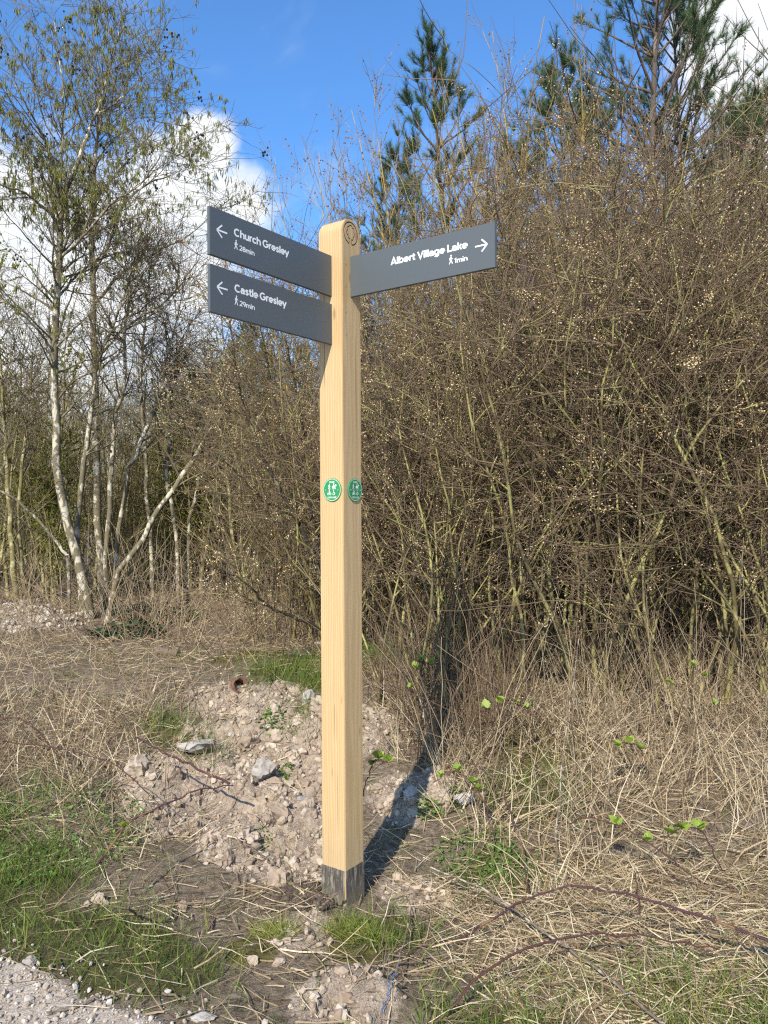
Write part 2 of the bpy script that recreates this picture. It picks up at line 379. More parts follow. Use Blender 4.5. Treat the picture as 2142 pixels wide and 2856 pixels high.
MT = Mat('track_grit', .95, .1); v = MT.coord(); n2 = MT.noise(40, 6, .7, v); n3 = MT.noise(160, 3, .7, v)
MT.color(MT.ramp(MT.math('ADD', MT.math('MULTIPLY', n2, .55), MT.math('MULTIPLY', n3, .45)), [(.32, (.25, .19, .135)), (.5, (.48, .39, .295)), (.68, (.68, .59, .48))])); MT.bump(n2, .8, .02)
tx = np.arange(-3.6, .9, .03); ty = np.arange(.6, 3.4, .03)
def tz(x, y): t = track(x, y); return H(x, y) + np.where(t > .35, .006, -.05) + .006*fbm(x*9, y*9, 2)
trk = obj('gravel_track', sheet('gravel_track', tx, ty, tz, MT.m)); tag(trk, kind='structure')

# ------------------------------------------------------------------ the signpost
ZERO = Vector(PC) - Vector((0, 0, 0)); gz = float(H(PC[0], PC[1]))
W2 = POST_W/2; POST_TOP = 2.8125
MW = Mat('oak', .55, .3)
v = MW.coord((1, 1, 1)); nd = MW.noise(1.6, 3, .5, MW.coord((1.2, 1.2, .8)))
wv = MW.n('ShaderNodeTexWave', wave_type='RINGS', rings_direction='Z'); wv.inputs['Scale'].default_value = 26; wv.inputs['Distortion'].default_value = 9; wv.inputs['Detail'].default_value = 3; wv.inputs['Detail Scale'].default_value = .9
MW.link(MW.coord((1, 1, .085), loc=(.14, .09, .3)), wv.inputs['Vector'])
fib = MW.noise(1, 4, .6, MW.coord((130, 130, 2.2))); pore = MW.noise(1, 2, .6, MW.coord((300, 300, 12))); blot = MW.noise(1, 4, .55, MW.coord((9, 9, 1.6)))
c = MW.mix(MW.math('MULTIPLY', wv.outputs['Fac'], .7), (.61, .43, .215), (.485, .31, .135))
c = MW.mix(MW.rng(fib, .42, .70, 0, .55), c, (.50, .32, .145)); c = MW.mix(MW.rng(blot, .5, .75, 0, .45), c, (.63, .45, .245))
c = MW.mix(MW.rng(pore, .68, .80, 0, .4), c, (.30, .18, .08))
kn = MW.n('ShaderNodeTexVoronoi', feature='F1'); kn.inputs['Scale'].default_value = 1; MW.link(MW.coord((11, 11, 3.1), loc=(.37, .2, .61)), kn.inputs['Vector'])
c = MW.mix(MW.rng(kn.outputs['Distance'], .11, .03, 0, .7), c, (.30, .17, .075)); chk = MW.noise(1, 2, .5, MW.coord((90, 90, 1.1))); c = MW.mix(MW.rng(chk, .715, .735, 0, .7), c, (.22, .13, .06))
zw = MW.n('ShaderNodeSeparateXYZ'); MW.link(MW.coord(), zw.inputs[0]); spl = MW.rng(MW.math('ADD', zw.outputs[2], MW.math('MULTIPLY', blot, .25)), .52, .30, 0, .22); c = MW.mix(spl, c, (.36, .26, .16))
MW.color(c); MW.bump(fib, .12, .002)
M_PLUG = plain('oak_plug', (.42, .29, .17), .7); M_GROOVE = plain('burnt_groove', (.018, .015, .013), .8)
MB = Mat('blade_paint', .42, .4); nb = MB.noise(6, 3); MB.color(MB.mix(nb, (.094, .105, .106), (.102, .113, .114))); M_BLADE = MB.m
M_LET = plain('letter_white', (.88, .87, .83), .6)
MS = Mat('sleeve_rubber', .6, .3); s1 = MS.noise(1, 5, .7, MS.coord((70, 70, 9)), 1.0); s2 = MS.noise(1, 4, .6, MS.coord((25, 25, 14))); zc = MS.n('ShaderNodeSeparateXYZ'); MS.link(MS.coord(), zc.inputs[0])
mud = MS.rng(MS.math('ADD', MS.math('MULTIPLY', s2, .12), zc.outputs[2]), .17, .07)
c = MS.mix(MS.rng(s1, .46, .64, 0, .85), (.075, .065, .052), (.36, .30, .225)); MS.color(MS.mix(MS.math('MULTIPLY', mud, .75), c, (.20, .155, .11))); M_SLEEVE = MS.m
M_STEEL = plain('screw_steel', (.75, .75, .74), .35, .5, .8)
M_GREEN1 = plain('plaque_green', (.030, .26, .085), .45, .4); M_CREAM = plain('plaque_print', (.80, .85, .72), .5)

post = empty('signpost', (PC[0], PC[1], 0), 'tall square oak fingerpost with three dark grey direction blades and two green discs', 'signpost', rz=-YAW)
def local(P): return P
def bm_obj(name, bm, mat, parent, smooth=False):
    me = bpy.data.meshes.new(name); bmesh.ops.recalc_face_normals(bm, faces=bm.faces); bm.to_mesh(me); bm.free(); me.materials.append(mat)
    for p in me.polygons: p.use_smooth = smooth
    return obj(name, me, parent)
def prism(bm, prof, mapf, d0, d1):
    """closed profile [(p,q)] swept from d0 to d1; mapf(p,q,d)->xyz"""
    a = [bm.verts.new(mapf(p, q, d0)) for p, q in prof]; b = [bm.verts.new(mapf(p, q, d1)) for p, q in prof]; n = len(prof)
    bm.faces.new(a); bm.faces.new(b[::-1])
    for i in range(n): bm.faces.new((a[i], b[i], b[(i+1) % n], a[(i+1) % n]))
bm = bmesh.new()
prof = [(-W2, -.5), (W2, -.5)] + [(W2*math.cos(t), POST_TOP - W2 + W2*math.sin(t)) for t in np.linspace(0, math.pi, 25)]
prism(bm, prof, lambda p, q, d: (d, p, q), -W2, W2)
bmesh.ops.recalc_face_normals(bm, faces=bm.faces)
bmesh.ops.bevel(bm, geom=[e for e in bm.edges if e.calc_face_angle(0) > 1.0], offset=.0022, segments=2, affect='EDGES')
p_ob = bm_obj('post', bm, MW.m, post)
# carved emblem: ring open at the foot, tree outline whose trunk runs into it
EZ, EY, ER = 2.753, -W2 + .0595, .0455
def closed_ribbon(bm, pts, hw, d0, d1, mapf):
    pts = np.asarray(pts, float); T = nrm(np.gradient(pts, axis=0)); Nn = np.stack([-T[:, 1], T[:, 0]], -1)
    L, R = pts + Nn*hw, pts - Nn*hw
    g = [[bm.verts.new(mapf(*q, d)) for q in ln] for ln, d in ((L, d0), (R, d0), (R, d1), (L, d1))]
    for i in range(len(pts)-1):
        for k in range(4): bm.faces.new((g[k][i], g[(k+1) % 4][i], g[(k+1) % 4][i+1], g[k][i+1]))
    bm.faces.new([g[k][0] for k in range(4)]); bm.faces.new([g[k][-1] for k in range(3, -1, -1)])
gap = .21
ring = [(ER*math.sin(t), -ER*math.cos(t)) for t in np.linspace(gap*.45, 2*math.pi - gap*1.1, 60)]
def crown_outline():
    """seven rounded lobes round the crown, open at the trunk"""
    out = []; a0 = -math.pi/2
    for i in range(7):
        a = a0 - (i + .5)*2*math.pi/7; rc = .0175 + .0012*math.sin(i*2.3); r = .0098
        ts = np.linspace(a + 1.75, a - 1.75, 12)
        for t in ts:
            p = (rc*math.cos(a) + r*math.cos(t), rc*math.sin(a)*1.12 + r*math.sin(t) + .004)
            if all((p[0]-rc*math.cos(b_))**2 + (p[1]-.004-rc*math.sin(b_)*1.12)**2 > r*r*.90 for b_ in (a + 2*math.pi/7, a - 2*math.pi/7)) and not (abs(p[0]) < .004 and p[1] < 0): out.append(p)
    return out
tree = crown_outline()
tree = [(-.0048, -.0435), (-.0048, -.036), (-.0048, -.028)] + tree + [(.0048, -.028), (.0048, -.036), (.0048, -.0435)]
def emb(d0, d1, hw):
    b = bmesh.new()
    for ln in (ring, tree): closed_ribbon(b, ln, hw, d0, d1, lambda p, q, d: (d, EY + p, EZ + q))
    return b
for ln, hw in ((ring, .0027), (tree, .0023)):
    b = bmesh.new(); closed_ribbon(b, ln, hw, W2 - .003, W2 + .002, lambda p, q, d: (d, EY + p, EZ + q)); cut = bm_obj('cutter', b, M_GROOVE, post)
    md = p_ob.modifiers.new('cut', 'BOOLEAN'); md.operation = 'DIFFERENCE'; md.object = cut; md.solver = 'EXACT'; md.use_self = True
    bpy.context.view_layer.update()
    me = bpy.data.meshes.new_from_object(p_ob.evaluated_get(bpy.context.evaluated_depsgraph_get())); p_ob.modifiers.clear(); p_ob.data = me; me.name = 'post'
    bpy.data.objects.remove(cut)
me.materials.clear(); me.materials.append(MW.m)
me.polygons.foreach_set('material_index', np.zeros(len(me.polygons), np.int32))
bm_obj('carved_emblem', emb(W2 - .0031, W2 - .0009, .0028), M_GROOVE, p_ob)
for o in list(post.children): o.location = (0, 0, 0)

def box(bm, lo, hi, bev=0):
    lo = Vector(lo); hi = Vector(hi); r = bmesh.ops.create_cube(bm, size=1, matrix=Matrix.Translation((lo+hi)/2) @ Matrix.Diagonal((*(hi-lo), 1)))
    if bev: bmesh.ops.bevel(bm, geom=list({e for v_ in r['verts'] for e in v_.link_edges}), offset=bev, segments=2, affect='EDGES')
def disc(bm, mapf, cx, cy, r, d0, d1, n=28): prism(bm, [(cx + r*math.cos(t), cy + r*math.sin(t)) for t in np.linspace(0, 2*math.pi, n, endpoint=False)], mapf, d0, d1)
# flat print: strokes and discs, each lifted a hair above the one before
class Print:
    def __init__(s, mapf): s.bm = bmesh.new(); s.f = mapf; s.k = 0
    def poly(s, pts):
        s.bm.faces.new([s.bm.verts.new(s.f(p, q, s.k*2e-5)) for p, q in pts]); s.k += 1
    def dot(s, x, y, r, n=16, ry=None): s.poly([(x + r*math.cos(t), y + (ry or r)*math.sin(t)) for t in np.linspace(0, 2*math.pi, n, endpoint=False)])
    def stroke(s, pts, w, cap=True):
        for (x0, y0), (x1, y1) in zip(pts, pts[1:]):
            L = math.hypot(x1-x0, y1-y0); nx, ny = -(y1-y0)/L*w/2, (x1-x0)/L*w/2
            s.poly([(x0+nx, y0+ny), (x0-nx, y0-ny), (x1-nx, y1-ny), (x1+nx, y1+ny)])
            if cap: s.dot(x1, y1, w/2, 8); s.dot(x0, y0, w/2, 8)
    def ring(s, x, y, r, w, n=40):
        for a, b in zip(np.linspace(0, 2*math.pi, n+1)[:-1], np.linspace(0, 2*math.pi, n+1)[1:]):
            s.poly([(x+(r+o)*math.cos(t), y+(r+o)*math.sin(t)) for t, o in ((a, -w/2), (a, w/2), (b, w/2), (b, -w/2))]); s.k -= 1
        s.k += 1
    def done(s, name, mat, parent): return bm_obj2(name, s.bm, mat, parent)
def bm_obj2(name, bm, mat, parent):
    me = bpy.data.meshes.new(name); bm.to_mesh(me); bm.free(); me.materials.append(mat); return obj(name, me, parent)
def arc(cx, cy, rx, ry, a0, a1, n=14): return [(cx + rx*math.cos(math.radians(t)), cy + ry*math.sin(math.radians(t))) for t in np.linspace(a0, a1, n)]
def sp(pts, n=14): return [tuple(q) for q in spline(pts, n)]
GLYPH = {  # centre lines of a plain geometric sans, cap height 1: advance, strokes (a trailing 'o' closes the loop)
 'C': (.84, arc(.44, .5, .365, .425, 48, 312)), 'G': (.92, arc(.46, .5, .385, .425, 45, 352) + [(.845, .47)], [(.88, .48), (.52, .48)]),
 'A': (.82, [(.07, 0), (.41, .99), (.75, 0)], [(.18, .27), (.64, .27)]), 'V': (.80, [(.07, 1), (.40, .01), (.73, 1)]), 'L': (.60, [(.12, 1), (.12, .075), (.58, .075)]),
 'a': (.65, [(.10, .52)] + arc(.315, .44, .215, .205, 150, 0) + [(.53, 0)], [(.53, .415), (.30, .415)] + arc(.26, .245, .17, .17, 90, 270)[1:] + [(.38, .085), (.53, .22)]),
 'b': (.70, [(.12, 1), (.12, 0)], arc(.375, .36, .25, .285, 0, 360, 22), 'o'), 'c': (.63, arc(.36, .36, .27, .285, 48, 312)),
 'e': (.70, [(.12, .345), (.62, .345)] + arc(.36, .36, .265, .285, 0, 312)[1:]), 'g': (.70, arc(.33, .36, .25, .285, 0, 360, 22), 'o', [(.58, .72), (.58, .0)] + arc(.335, -.0, .245, .2, 0, -150)[1:]),
 'h': (.69, [(.12, 1), (.12, 0)], [(.12, .38)] + arc(.35, .41, .23, .235, 180, 0) + [(.58, 0)]), 'i': (.24, [(.12, .72), (.12, 0)], [(.12, .84), (.12, 1.0)]),
 'k': (.60, [(.12, 1), (.12, 0)], [(.13, .26), (.53, .72)], [(.27, .42), (.56, 0)]), 'l': (.24, [(.12, 1), (.12, 0)]),
 'm': (.99, [(.12, .72), (.12, 0)], [(.12, .40)] + arc(.31, .43, .19, .215, 180, 0) + [(.50, 0)], [(.50, .40)] + arc(.69, .43, .19, .215, 180, 0) + [(.88, 0)]),
 'n': (.69, [(.12, .72), (.12, 0)], [(.12, .38)] + arc(.35, .41, .23, .235, 180, 0) + [(.58, 0)]), 'r': (.44, [(.12, .72), (.12, 0)], [(.12, .36)] + arc(.35, .40, .23, .25, 180, 72)),
 's': (.56, sp([(.46, .56), (.29, .65), (.13, .53), (.28, .385), (.45, .23), (.29, .07), (.09, .17)], 26)), 't': (.45, [(.20, .92), (.20, .22)] + arc(.35, .22, .15, .145, 180, 275)[1:] + [(.43, .08)], [(.02, .645), (.42, .645)]),
 'u': (.69, [(.12, .72), (.12, .31)] + arc(.345, .31, .225, .235, 180, 360)[1:], [(.575, .72), (.575, 0)]), 'y': (.64, [(.05, .72), (.325, .03)], [(.60, .72), (.22, -.25)]), ' ': (.27,),
 '1': (.42, [(.03, .74), (.25, .92), (.25, 0)]), '2': (.66, arc(.32, .69, .24, .235, 165, -38) + [(.08, .075), (.60, .075)]), '8': (.66, arc(.33, .715, .205, .21, 0, 360, 20), 'o', arc(.33, .29, .25, .215, 0, 360, 20), 'o'),
 '9': (.66, arc(.33, .66, .25, .265, 0, 360, 20), 'o', sp([(.58, .62), (.53, .38), (.36, .02)], 8)),
 'S': (.68, sp([(.57, .80), (.36, .925), (.14, .75), (.34, .53), (.56, .27), (.34, .075), (.08, .21)], 26)), 'H': (.80, [(.12, 1), (.12, 0)], [(.68, 1), (.68, 0)], [(.12, .5), (.68, .5)]),
 'R': (.74, [(.12, 1), (.12, 0)], [(.12, .925), (.40, .925)] + arc(.40, .70, .20, .225, 90, -90)[1:] + [(.12, .475)], [(.38, .47), (.64, 0)]), 'E': (.66, [(.58, .925), (.12, .925), (.12, .075), (.58, .075)], [(.12, .5), (.53, .5)]),
 'W': (1.1, [(.06, 1), (.30, .02), (.55, .95), (.80, .02), (1.04, 1)]), 'I': (.24, [(.12, 1), (.12, 0)]), 'T': (.68, [(.34, .925), (.34, 0)], [(.03, .925), (.65, .925)])}
def lettering(text, mapf, x0, y0, width, cap, parent, mat=None, bold=.15):
    """words drawn stroke by stroke and fitted to a width and a cap height"""
    adv = sum(GLYPH[ch][0] for ch in text) - .08; sx = width/adv; bm = bmesh.new(); x = x0 - .04*sx
    for ch in text:
        g = GLYPH[ch]; k = 0
        for i, st in enumerate(g[1:]):
            if st == 'o': continue
            loop = i + 2 < len(g) and g[i+2] == 'o'; p = np.array(st[:-1] if loop else st, float); n = len(p)
            nx = np.roll(p, -1, 0); pv = np.roll(p, 1, 0)
            if not loop: nx[-1] = 2*p[-1] - p[-2]; pv[0] = 2*p[0] - p[1]
            d0 = nrm(p - pv); d1 = nrm(nx - p); m_ = nrm(np.stack([-(d0+d1)[:, 1], (d0+d1)[:, 0]], -1)); nn = np.stack([-d1[:, 1], d1[:, 0]], -1)
            off = m_*(bold/2/np.maximum((m_*nn).sum(-1), .45))[:, None]
            vs = [(bm.verts.new(mapf(x + a[0]*sx, y0 + a[1]*cap, k*6e-5)), bm.verts.new(mapf(x + b[0]*sx, y0 + b[1]*cap, k*6e-5))) for a, b in zip(p + off, p - off)]
            for j in range(n if loop else n-1): a, b = vs[j], vs[(j+1) % n]; bm.faces.new((a[0], a[1], b[1], b[0]))
            k += 1
        x += g[0]*sx
    return bm_obj2('lettering', bm, mat or M_LET, parent)
def walker(P, x, y, h, w):
    """walking figure, feet at y"""
    s = h
    P.dot(x+.02*s, y+.91*s, .09*s); P.stroke([(x+.0*s, y+.74*s), (x-.02*s, y+.44*s)], w*1.5)
    P.stroke([(x-.02*s, y+.44*s), (x-.10*s, y+.22*s), (x-.20*s, y+.02*s)], w); P.stroke([(x-.02*s, y+.44*s), (x+.10*s, y+.24*s), (x+.17*s, y+.02*s)], w)
    P.stroke([(x+.0*s, y+.74*s), (x-.15*s, y+.62*s), (x-.17*s, y+.44*s)], w*.85); P.stroke([(x+.01*s, y+.74*s), (x+.13*s, y+.58*s), (x+.22*s, y+.52*s)], w*.85)
BT = .0071
def blade(right, z0, z1, L, words, mins, wx0, wx1, base_rel, label):
    e = bmesh.new(); r = .015
    if right: box(e, (r, -BT, z0), (W2 + L, BT, z1), .0012)
    else: box(e, (-BT, -(W2 + L), z0), (BT, -r, z1), .0012)
    o = bm_obj('sign_blade', e, M_BLADE, post); o['label'] = label
    # text plane: s runs left to right as read
    lift = .0004
    if right: f = lambda s, q, d: (W2 + s, -BT - lift - d, z0 + q)
    else: f = lambda s, q, d: (BT + lift + d, -W2 - L + s, z0 + q)
    lettering(words, f, wx0, base_rel, wx1 - wx0, .0275, o, bold=.20)
    P = Print(f)
    if right:
        lettering(mins, f, .4945, .0460, .0545, .0185, o, bold=.17); walker(P, .4785, .0462, .034, .0036); P.done('walking_figure', M_LET, o)
        A = Print(f); A.stroke([(.5810, .0895), (.6300, .0895)], .0056, False); A.stroke([(.6085, .1115), (.6312, .0895), (.6085, .0670)], .0056, False); A.done('arrow', M_LET, o)
    else:
        lettering(mins, f, .6559-.5174, .0490, .0745, .0185, o, bold=.17); walker(P, .6559-.534, .0485, .034, .0036); P.done('walking_figure', M_LET, o)
        A = Print(f); A.stroke([(.6559-.5757, .0925), (.6559-.6235, .0925)], .0056, False); A.stroke([(.6559-.5997, .1140), (.6559-.6245, .0925), (.6559-.5997, .0700)], .0056, False); A.done('arrow', M_LET, o)
    return o
blade(False, 2.491, 2.657, .6559, 'Church Gresley', '28min', .6559-.5420, .6559-.2600, .0945, 'upper left dark grey blade lettered Church Gresley 28min')
blade(False, 2.294, 2.459, .6559, 'Castle Gresley', '29min', .6559-.5405, .6559-.2755, .0940, 'lower left dark grey blade lettered Castle Gresley 29min')
blade(True, 2.491, 2.657, .6629, 'Albert Village Lake', '1min', .2047, .5485, .0925, 'right hand grey blade lettered Albert Village Lake 1min')
fx = lambda p, q, d: (W2 + d, p, q); fy = lambda p, q, d: (p, -W2 - d, q)
for z in (2.619, 2.530, 2.4236, 2.3312):
    e = bmesh.new(); disc(e, fx, -W2 + .0245, z, .0052, -.002, .0004); bm_obj('screw_plug', e, M_PLUG, post)
# discs
def plaque(f, cx, label):
    cz = 1.70; e = bmesh.new(); R = .0473
    prof = [(cx + R*math.cos(t), cz + R*math.sin(t)) for t in np.linspace(0, 2*math.pi, 56, endpoint=False)]; prism(e, prof, f, .0002, .0045)
    o = bm_obj('path_disc', e, M_GREEN1, post); o['label'] = label
    P = Print(lambda p, q, d: f(cx + p, cz + q, .0047 + d)); P.ring(0, 0, R*.93, .0016, 56); P.done('rim_line', M_CREAM, o)
    g = lambda p, q, d: f(cx + p, cz + q, .0047 + d); S = R/.0473
    lettering('SHARE', g, -.0135, .0285, .027, .0070, o, M_CREAM, .17); lettering('WITH CARE', g, -.0235, -.0345, .047, .0070, o, M_CREAM, .17)
    P = Print(g); walker(P, -.0135, .0035, .0215, .0026)
    P.dot(.0105, .0125, .0085, 16, .0050); P.stroke([(.0165, .0145), (.0205, .0205), (.0235, .0175)], .0034); P.stroke([(.0035, .0135), (.0015, .0085)], .0016)      # rider
    for x_, x2 in ((.0045, .0030), (.0075, .0095), (.0145, .0135), (.0170, .0205)): P.stroke([(x_, .0105), (x2, .0030)], .0019)
    P.stroke([(.0100, .0170), (.0105, .0225)], .0036); P.dot(.0105, .0258, .0023, 10); P.stroke([(.0100, .0185), (.0130, .0110)], .0020)
    for x_ in (-.0185, -.0070): P.ring(x_, -.0165, .0042, .0017, 16)                                                                                             # cyclist
    P.stroke([(-.0185, -.0165), (-.0135, -.0110), (-.0090, -.0110), (-.0070, -.0165)], .0016); P.stroke([(-.0140, -.0165), (-.0125, -.0085), (-.0135, -.0030), (-.0085, -.0080)], .0025); P.dot(-.0118, .0000, .0021, 10)
    P.ring(.0105, -.0160, .0048, .0018, 18); P.stroke([(.0100, -.0045), (.0105, -.0115), (.0150, -.0120), (.0175, -.0180)], .0024); P.dot(.0098, -.0015, .0021, 10)  # wheelchair
    P.done('pictograms', M_CREAM, o)
    for s in (-1, 1):
        e = bmesh.new(); disc(e, lambda p, q, d: f(cx + p, cz + q, d), s*.0325, -.001, .0026, .0046, .0064, 14); bm_obj('screw', e, M_STEEL, o)
plaque(fy, W2 - .0553, 'round green disc reading SHARE WITH CARE on the sunny left face')
plaque(fx, -W2 + .0740, 'darker round green disc reading SHARE WITH CARE on the right face')
# rubber sleeve wrapped round the foot, its seam open at the near corner
e = bmesh.new(); th = .0016; zt, zb = .157, -.35; g_ = .0042
prof = [(W2 - g_, -W2 - th), (-W2 - th, -W2 - th), (-W2 - th, W2 + th), (W2 + th, W2 + th), (W2 + th, -W2 + g_*.7), (W2 + .0003, -W2 + g_*.7), (W2 + .0003, W2 + .0003), (-W2 - .0003, W2 + .0003), (-W2 - .0003, -W2 - .0003), (W2 - g_, -W2 - .0003)]
prism(e, prof, lambda p, q, d: (p, q, d), zb, zt); sleeve = bm_obj('foot_sleeve', e, M_SLEEVE, post)
for f, p, z in ((fy, W2 - .0649, .1425), (fy, W2 - .0554, .1515), (fx, -W2 + .0668, .1430)):
    e = bmesh.new(); disc(e, f, p, z, .0024, .0016, .0032, 12); bm_obj('screw', e, M_STEEL, sleeve)

# ------------------------------------------------------------------ trees and shrubs
def dup(o, loc, rz, sc, label, group=None, mats=None):
    c = o.copy(); COL.objects.link(c); c.location = loc; c.rotation_euler = (0, 0, rz); c.scale = (sc, sc, sc) if np.isscalar(sc) else sc; c['label'] = label
    if group: c['group'] = group
    for ch in o.children:
        d = ch.copy(); COL.objects.link(d); d.parent = c
    return c
def on(x, y, dz=0): return (float(x), float(y), float(H(x, y)) + dz)

def buds_on(buf, rng, P, idx, t, spread, size, lo=.2, hi=1.):
    C, T = sample(P, idx, t); M = len(C); C = C + rng.normal(size=(M, 3))*spread
    S = rng.uniform(.8, 1.25, (M, 1))*size*np.array([1, 1, 1.15]); scatter(buf, rng, OCT, C, S, rng.uniform(lo, hi, M))

def blackthorn(seed, lean=(0, 0)):
    rng = np.random.default_rng(seed); W = Buf(); B = Buf(); n = 15
    a = rng.uniform(0, 2*math.pi, n); r = rng.uniform(.02, .55, n); S = np.stack([r*np.cos(a), r*np.sin(a), np.full(n, -.1)], -1)
    tl = rng.uniform(.0, .36, n); a2 = a + rng.normal(size=n)*.6; D = np.stack([tl*np.cos(a2) + lean[0], tl*np.sin(a2) + lean[1], np.ones(n)], -1)
    P0, R0 = grow(rng, S, D, rng.uniform(2.7, 4.1, n), 16, .10, .0, rng.uniform(.011, .021, n), .0025); tubes(W, P0, R0, 6, np.ones(n))
    n = 130; i0 = rng.integers(0, 15, n); t = rng.uniform(.10, .97, n)**.8; C, T = sample(P0, i0, t)
    P1, R1 = grow(rng, C, off_dir(rng, T, rng.uniform(.5, 1.15, n)), rng.uniform(.6, 1.7, n)*(1.15 - .5*t), 9, .12, .035, np.minimum(srad(R0, i0, t)*.7, .008), .0016); tubes(W, P1, R1, 4, np.full(n, .75))
    n = 1300; i1 = rng.integers(0, 130, n); t = rng.uniform(.08, 1, n); C, T = sample(P1, i1, t)
    P2, R2 = grow(rng, C, off_dir(rng, T, rng.uniform(.6, 1.3, n)), rng.uniform(.2, .85, n), 6, .09, .02, .0034, .0016); tubes(W, P2, R2, 3, rng.uniform(.0, .5, n))
    n = 1500; i2 = rng.integers(0, 1300, n); t = rng.uniform(.1, 1, n); C, T = sample(P2, i2, t)
    P3, R3 = grow(rng, C, off_dir(rng, T, rng.uniform(.7, 1.4, n)), rng.uniform(.03, .17, n), 3, .1, .0, .0016, .0008); tubes(W, P3, R3, 3, rng.uniform(.0, .4, n))
    fl = rng.random(130)**1.8                              # some boughs carry many buds, others few
    w = fl[i1] * (.2 + rng.random(1300)); pick = rng.choice(1300, 520, p=w/w.sum()); c0 = rng.uniform(.15, 1, 520)
    pick = np.repeat(pick, 7); c0 = np.repeat(c0, 7) + rng.normal(size=3640)*.05; buds_on(B, rng, P2, pick, c0, .016, .0048, 0, .95)
    return W, B
def make_blackthorn(seed, lean=(0, 0)):
    W, B = blackthorn(seed, lean); e = empty('blackthorn_shrub', (0, 0, -50), 'x', 'shrub', 'blackthorn shrubs of the thicket')
    obj('branches', W.mesh('blackthorn_branches', M_THORN), e); obj('flower_buds', B.mesh('blackthorn_buds', M_BUD, False), e); return e

def tips_tree(seed, n0, L0, spread, n1, n2, r0, nleaf=0, up=.05, lsize=.010, tilt=.22, n3=0, a1=(.35, .7), leaf_hang=False):
    """upright bare shrub or sapling: stems, boughs, twigs, buds or young leaves at the tips"""
    rng = np.random.default_rng(seed); W = Buf(); B = Buf()
    a = rng.uniform(0, 2*math.pi, n0); r = rng.uniform(0, spread, n0); S = np.stack([r*np.cos(a), r*np.sin(a), np.full(n0, -.1)], -1)
    tl = rng.uniform(.0, tilt, n0); D = np.stack([tl*np.cos(a), tl*np.sin(a), np.ones(n0)], -1)
    P0, R0 = grow(rng, S, D, rng.uniform(L0*.72, L0, n0), 18, .055, .012, rng.uniform(r0*.6, r0, n0), .003); tubes(W, P0, R0, 6, np.ones(n0))
    i0 = rng.integers(0, n0, n1); t = rng.uniform(.12, .95, n1); C, T = sample(P0, i0, t)
    P1, R1 = grow(rng, C, off_dir(rng, T, rng.uniform(*a1, n1)), rng.uniform(.5, 1.5, n1)*(1.2 - .7*t)*L0/5.5, 9, .07, up, np.minimum(srad(R0, i0, t)*.6, .011), .0022); tubes(W, P1, R1, 4, np.full(n1, .8))
    i1 = rng.integers(0, n1, n2); t = rng.uniform(.15, 1, n2); C, T = sample(P1, i1, t)
    P2, R2 = grow(rng, C, off_dir(rng, T, rng.uniform(.4, .9, n2)), rng.uniform(.12, .5, n2), 5, .09, up, .003, .0013); tubes(W, P2, R2, 3, rng.uniform(0, .6, n2))
    P, N = P2, n2
    if n3:
        i2 = rng.integers(0, n2, n3); t = rng.uniform(.2, 1, n3); C, T = sample(P2, i2, t)
        P3, R3 = grow(rng, C, off_dir(rng, T, rng.uniform(.4, 1.1, n3)), rng.uniform(.06, .25, n3), 4, .1, up*.5, .0018, .0009); tubes(W, P3, R3, 3, rng.uniform(0, .5, n3))
    if nleaf: buds_on(B, rng, P, rng.integers(0, N, nleaf), rng.uniform(.35, 1.0, nleaf), .006, lsize, 0, 1)
    return W, B
def make_tips(name, label, cat, group, wood, leafname, leafmat, **k):
    W, B = tips_tree(**k); e = empty(name, (0, 0, -50), label, cat, group); obj('branches', W.mesh(name+'_branches', wood), e)
    if B.V: obj(leafname, B.mesh(name+'_'+leafname, leafmat, False), e)
    return e

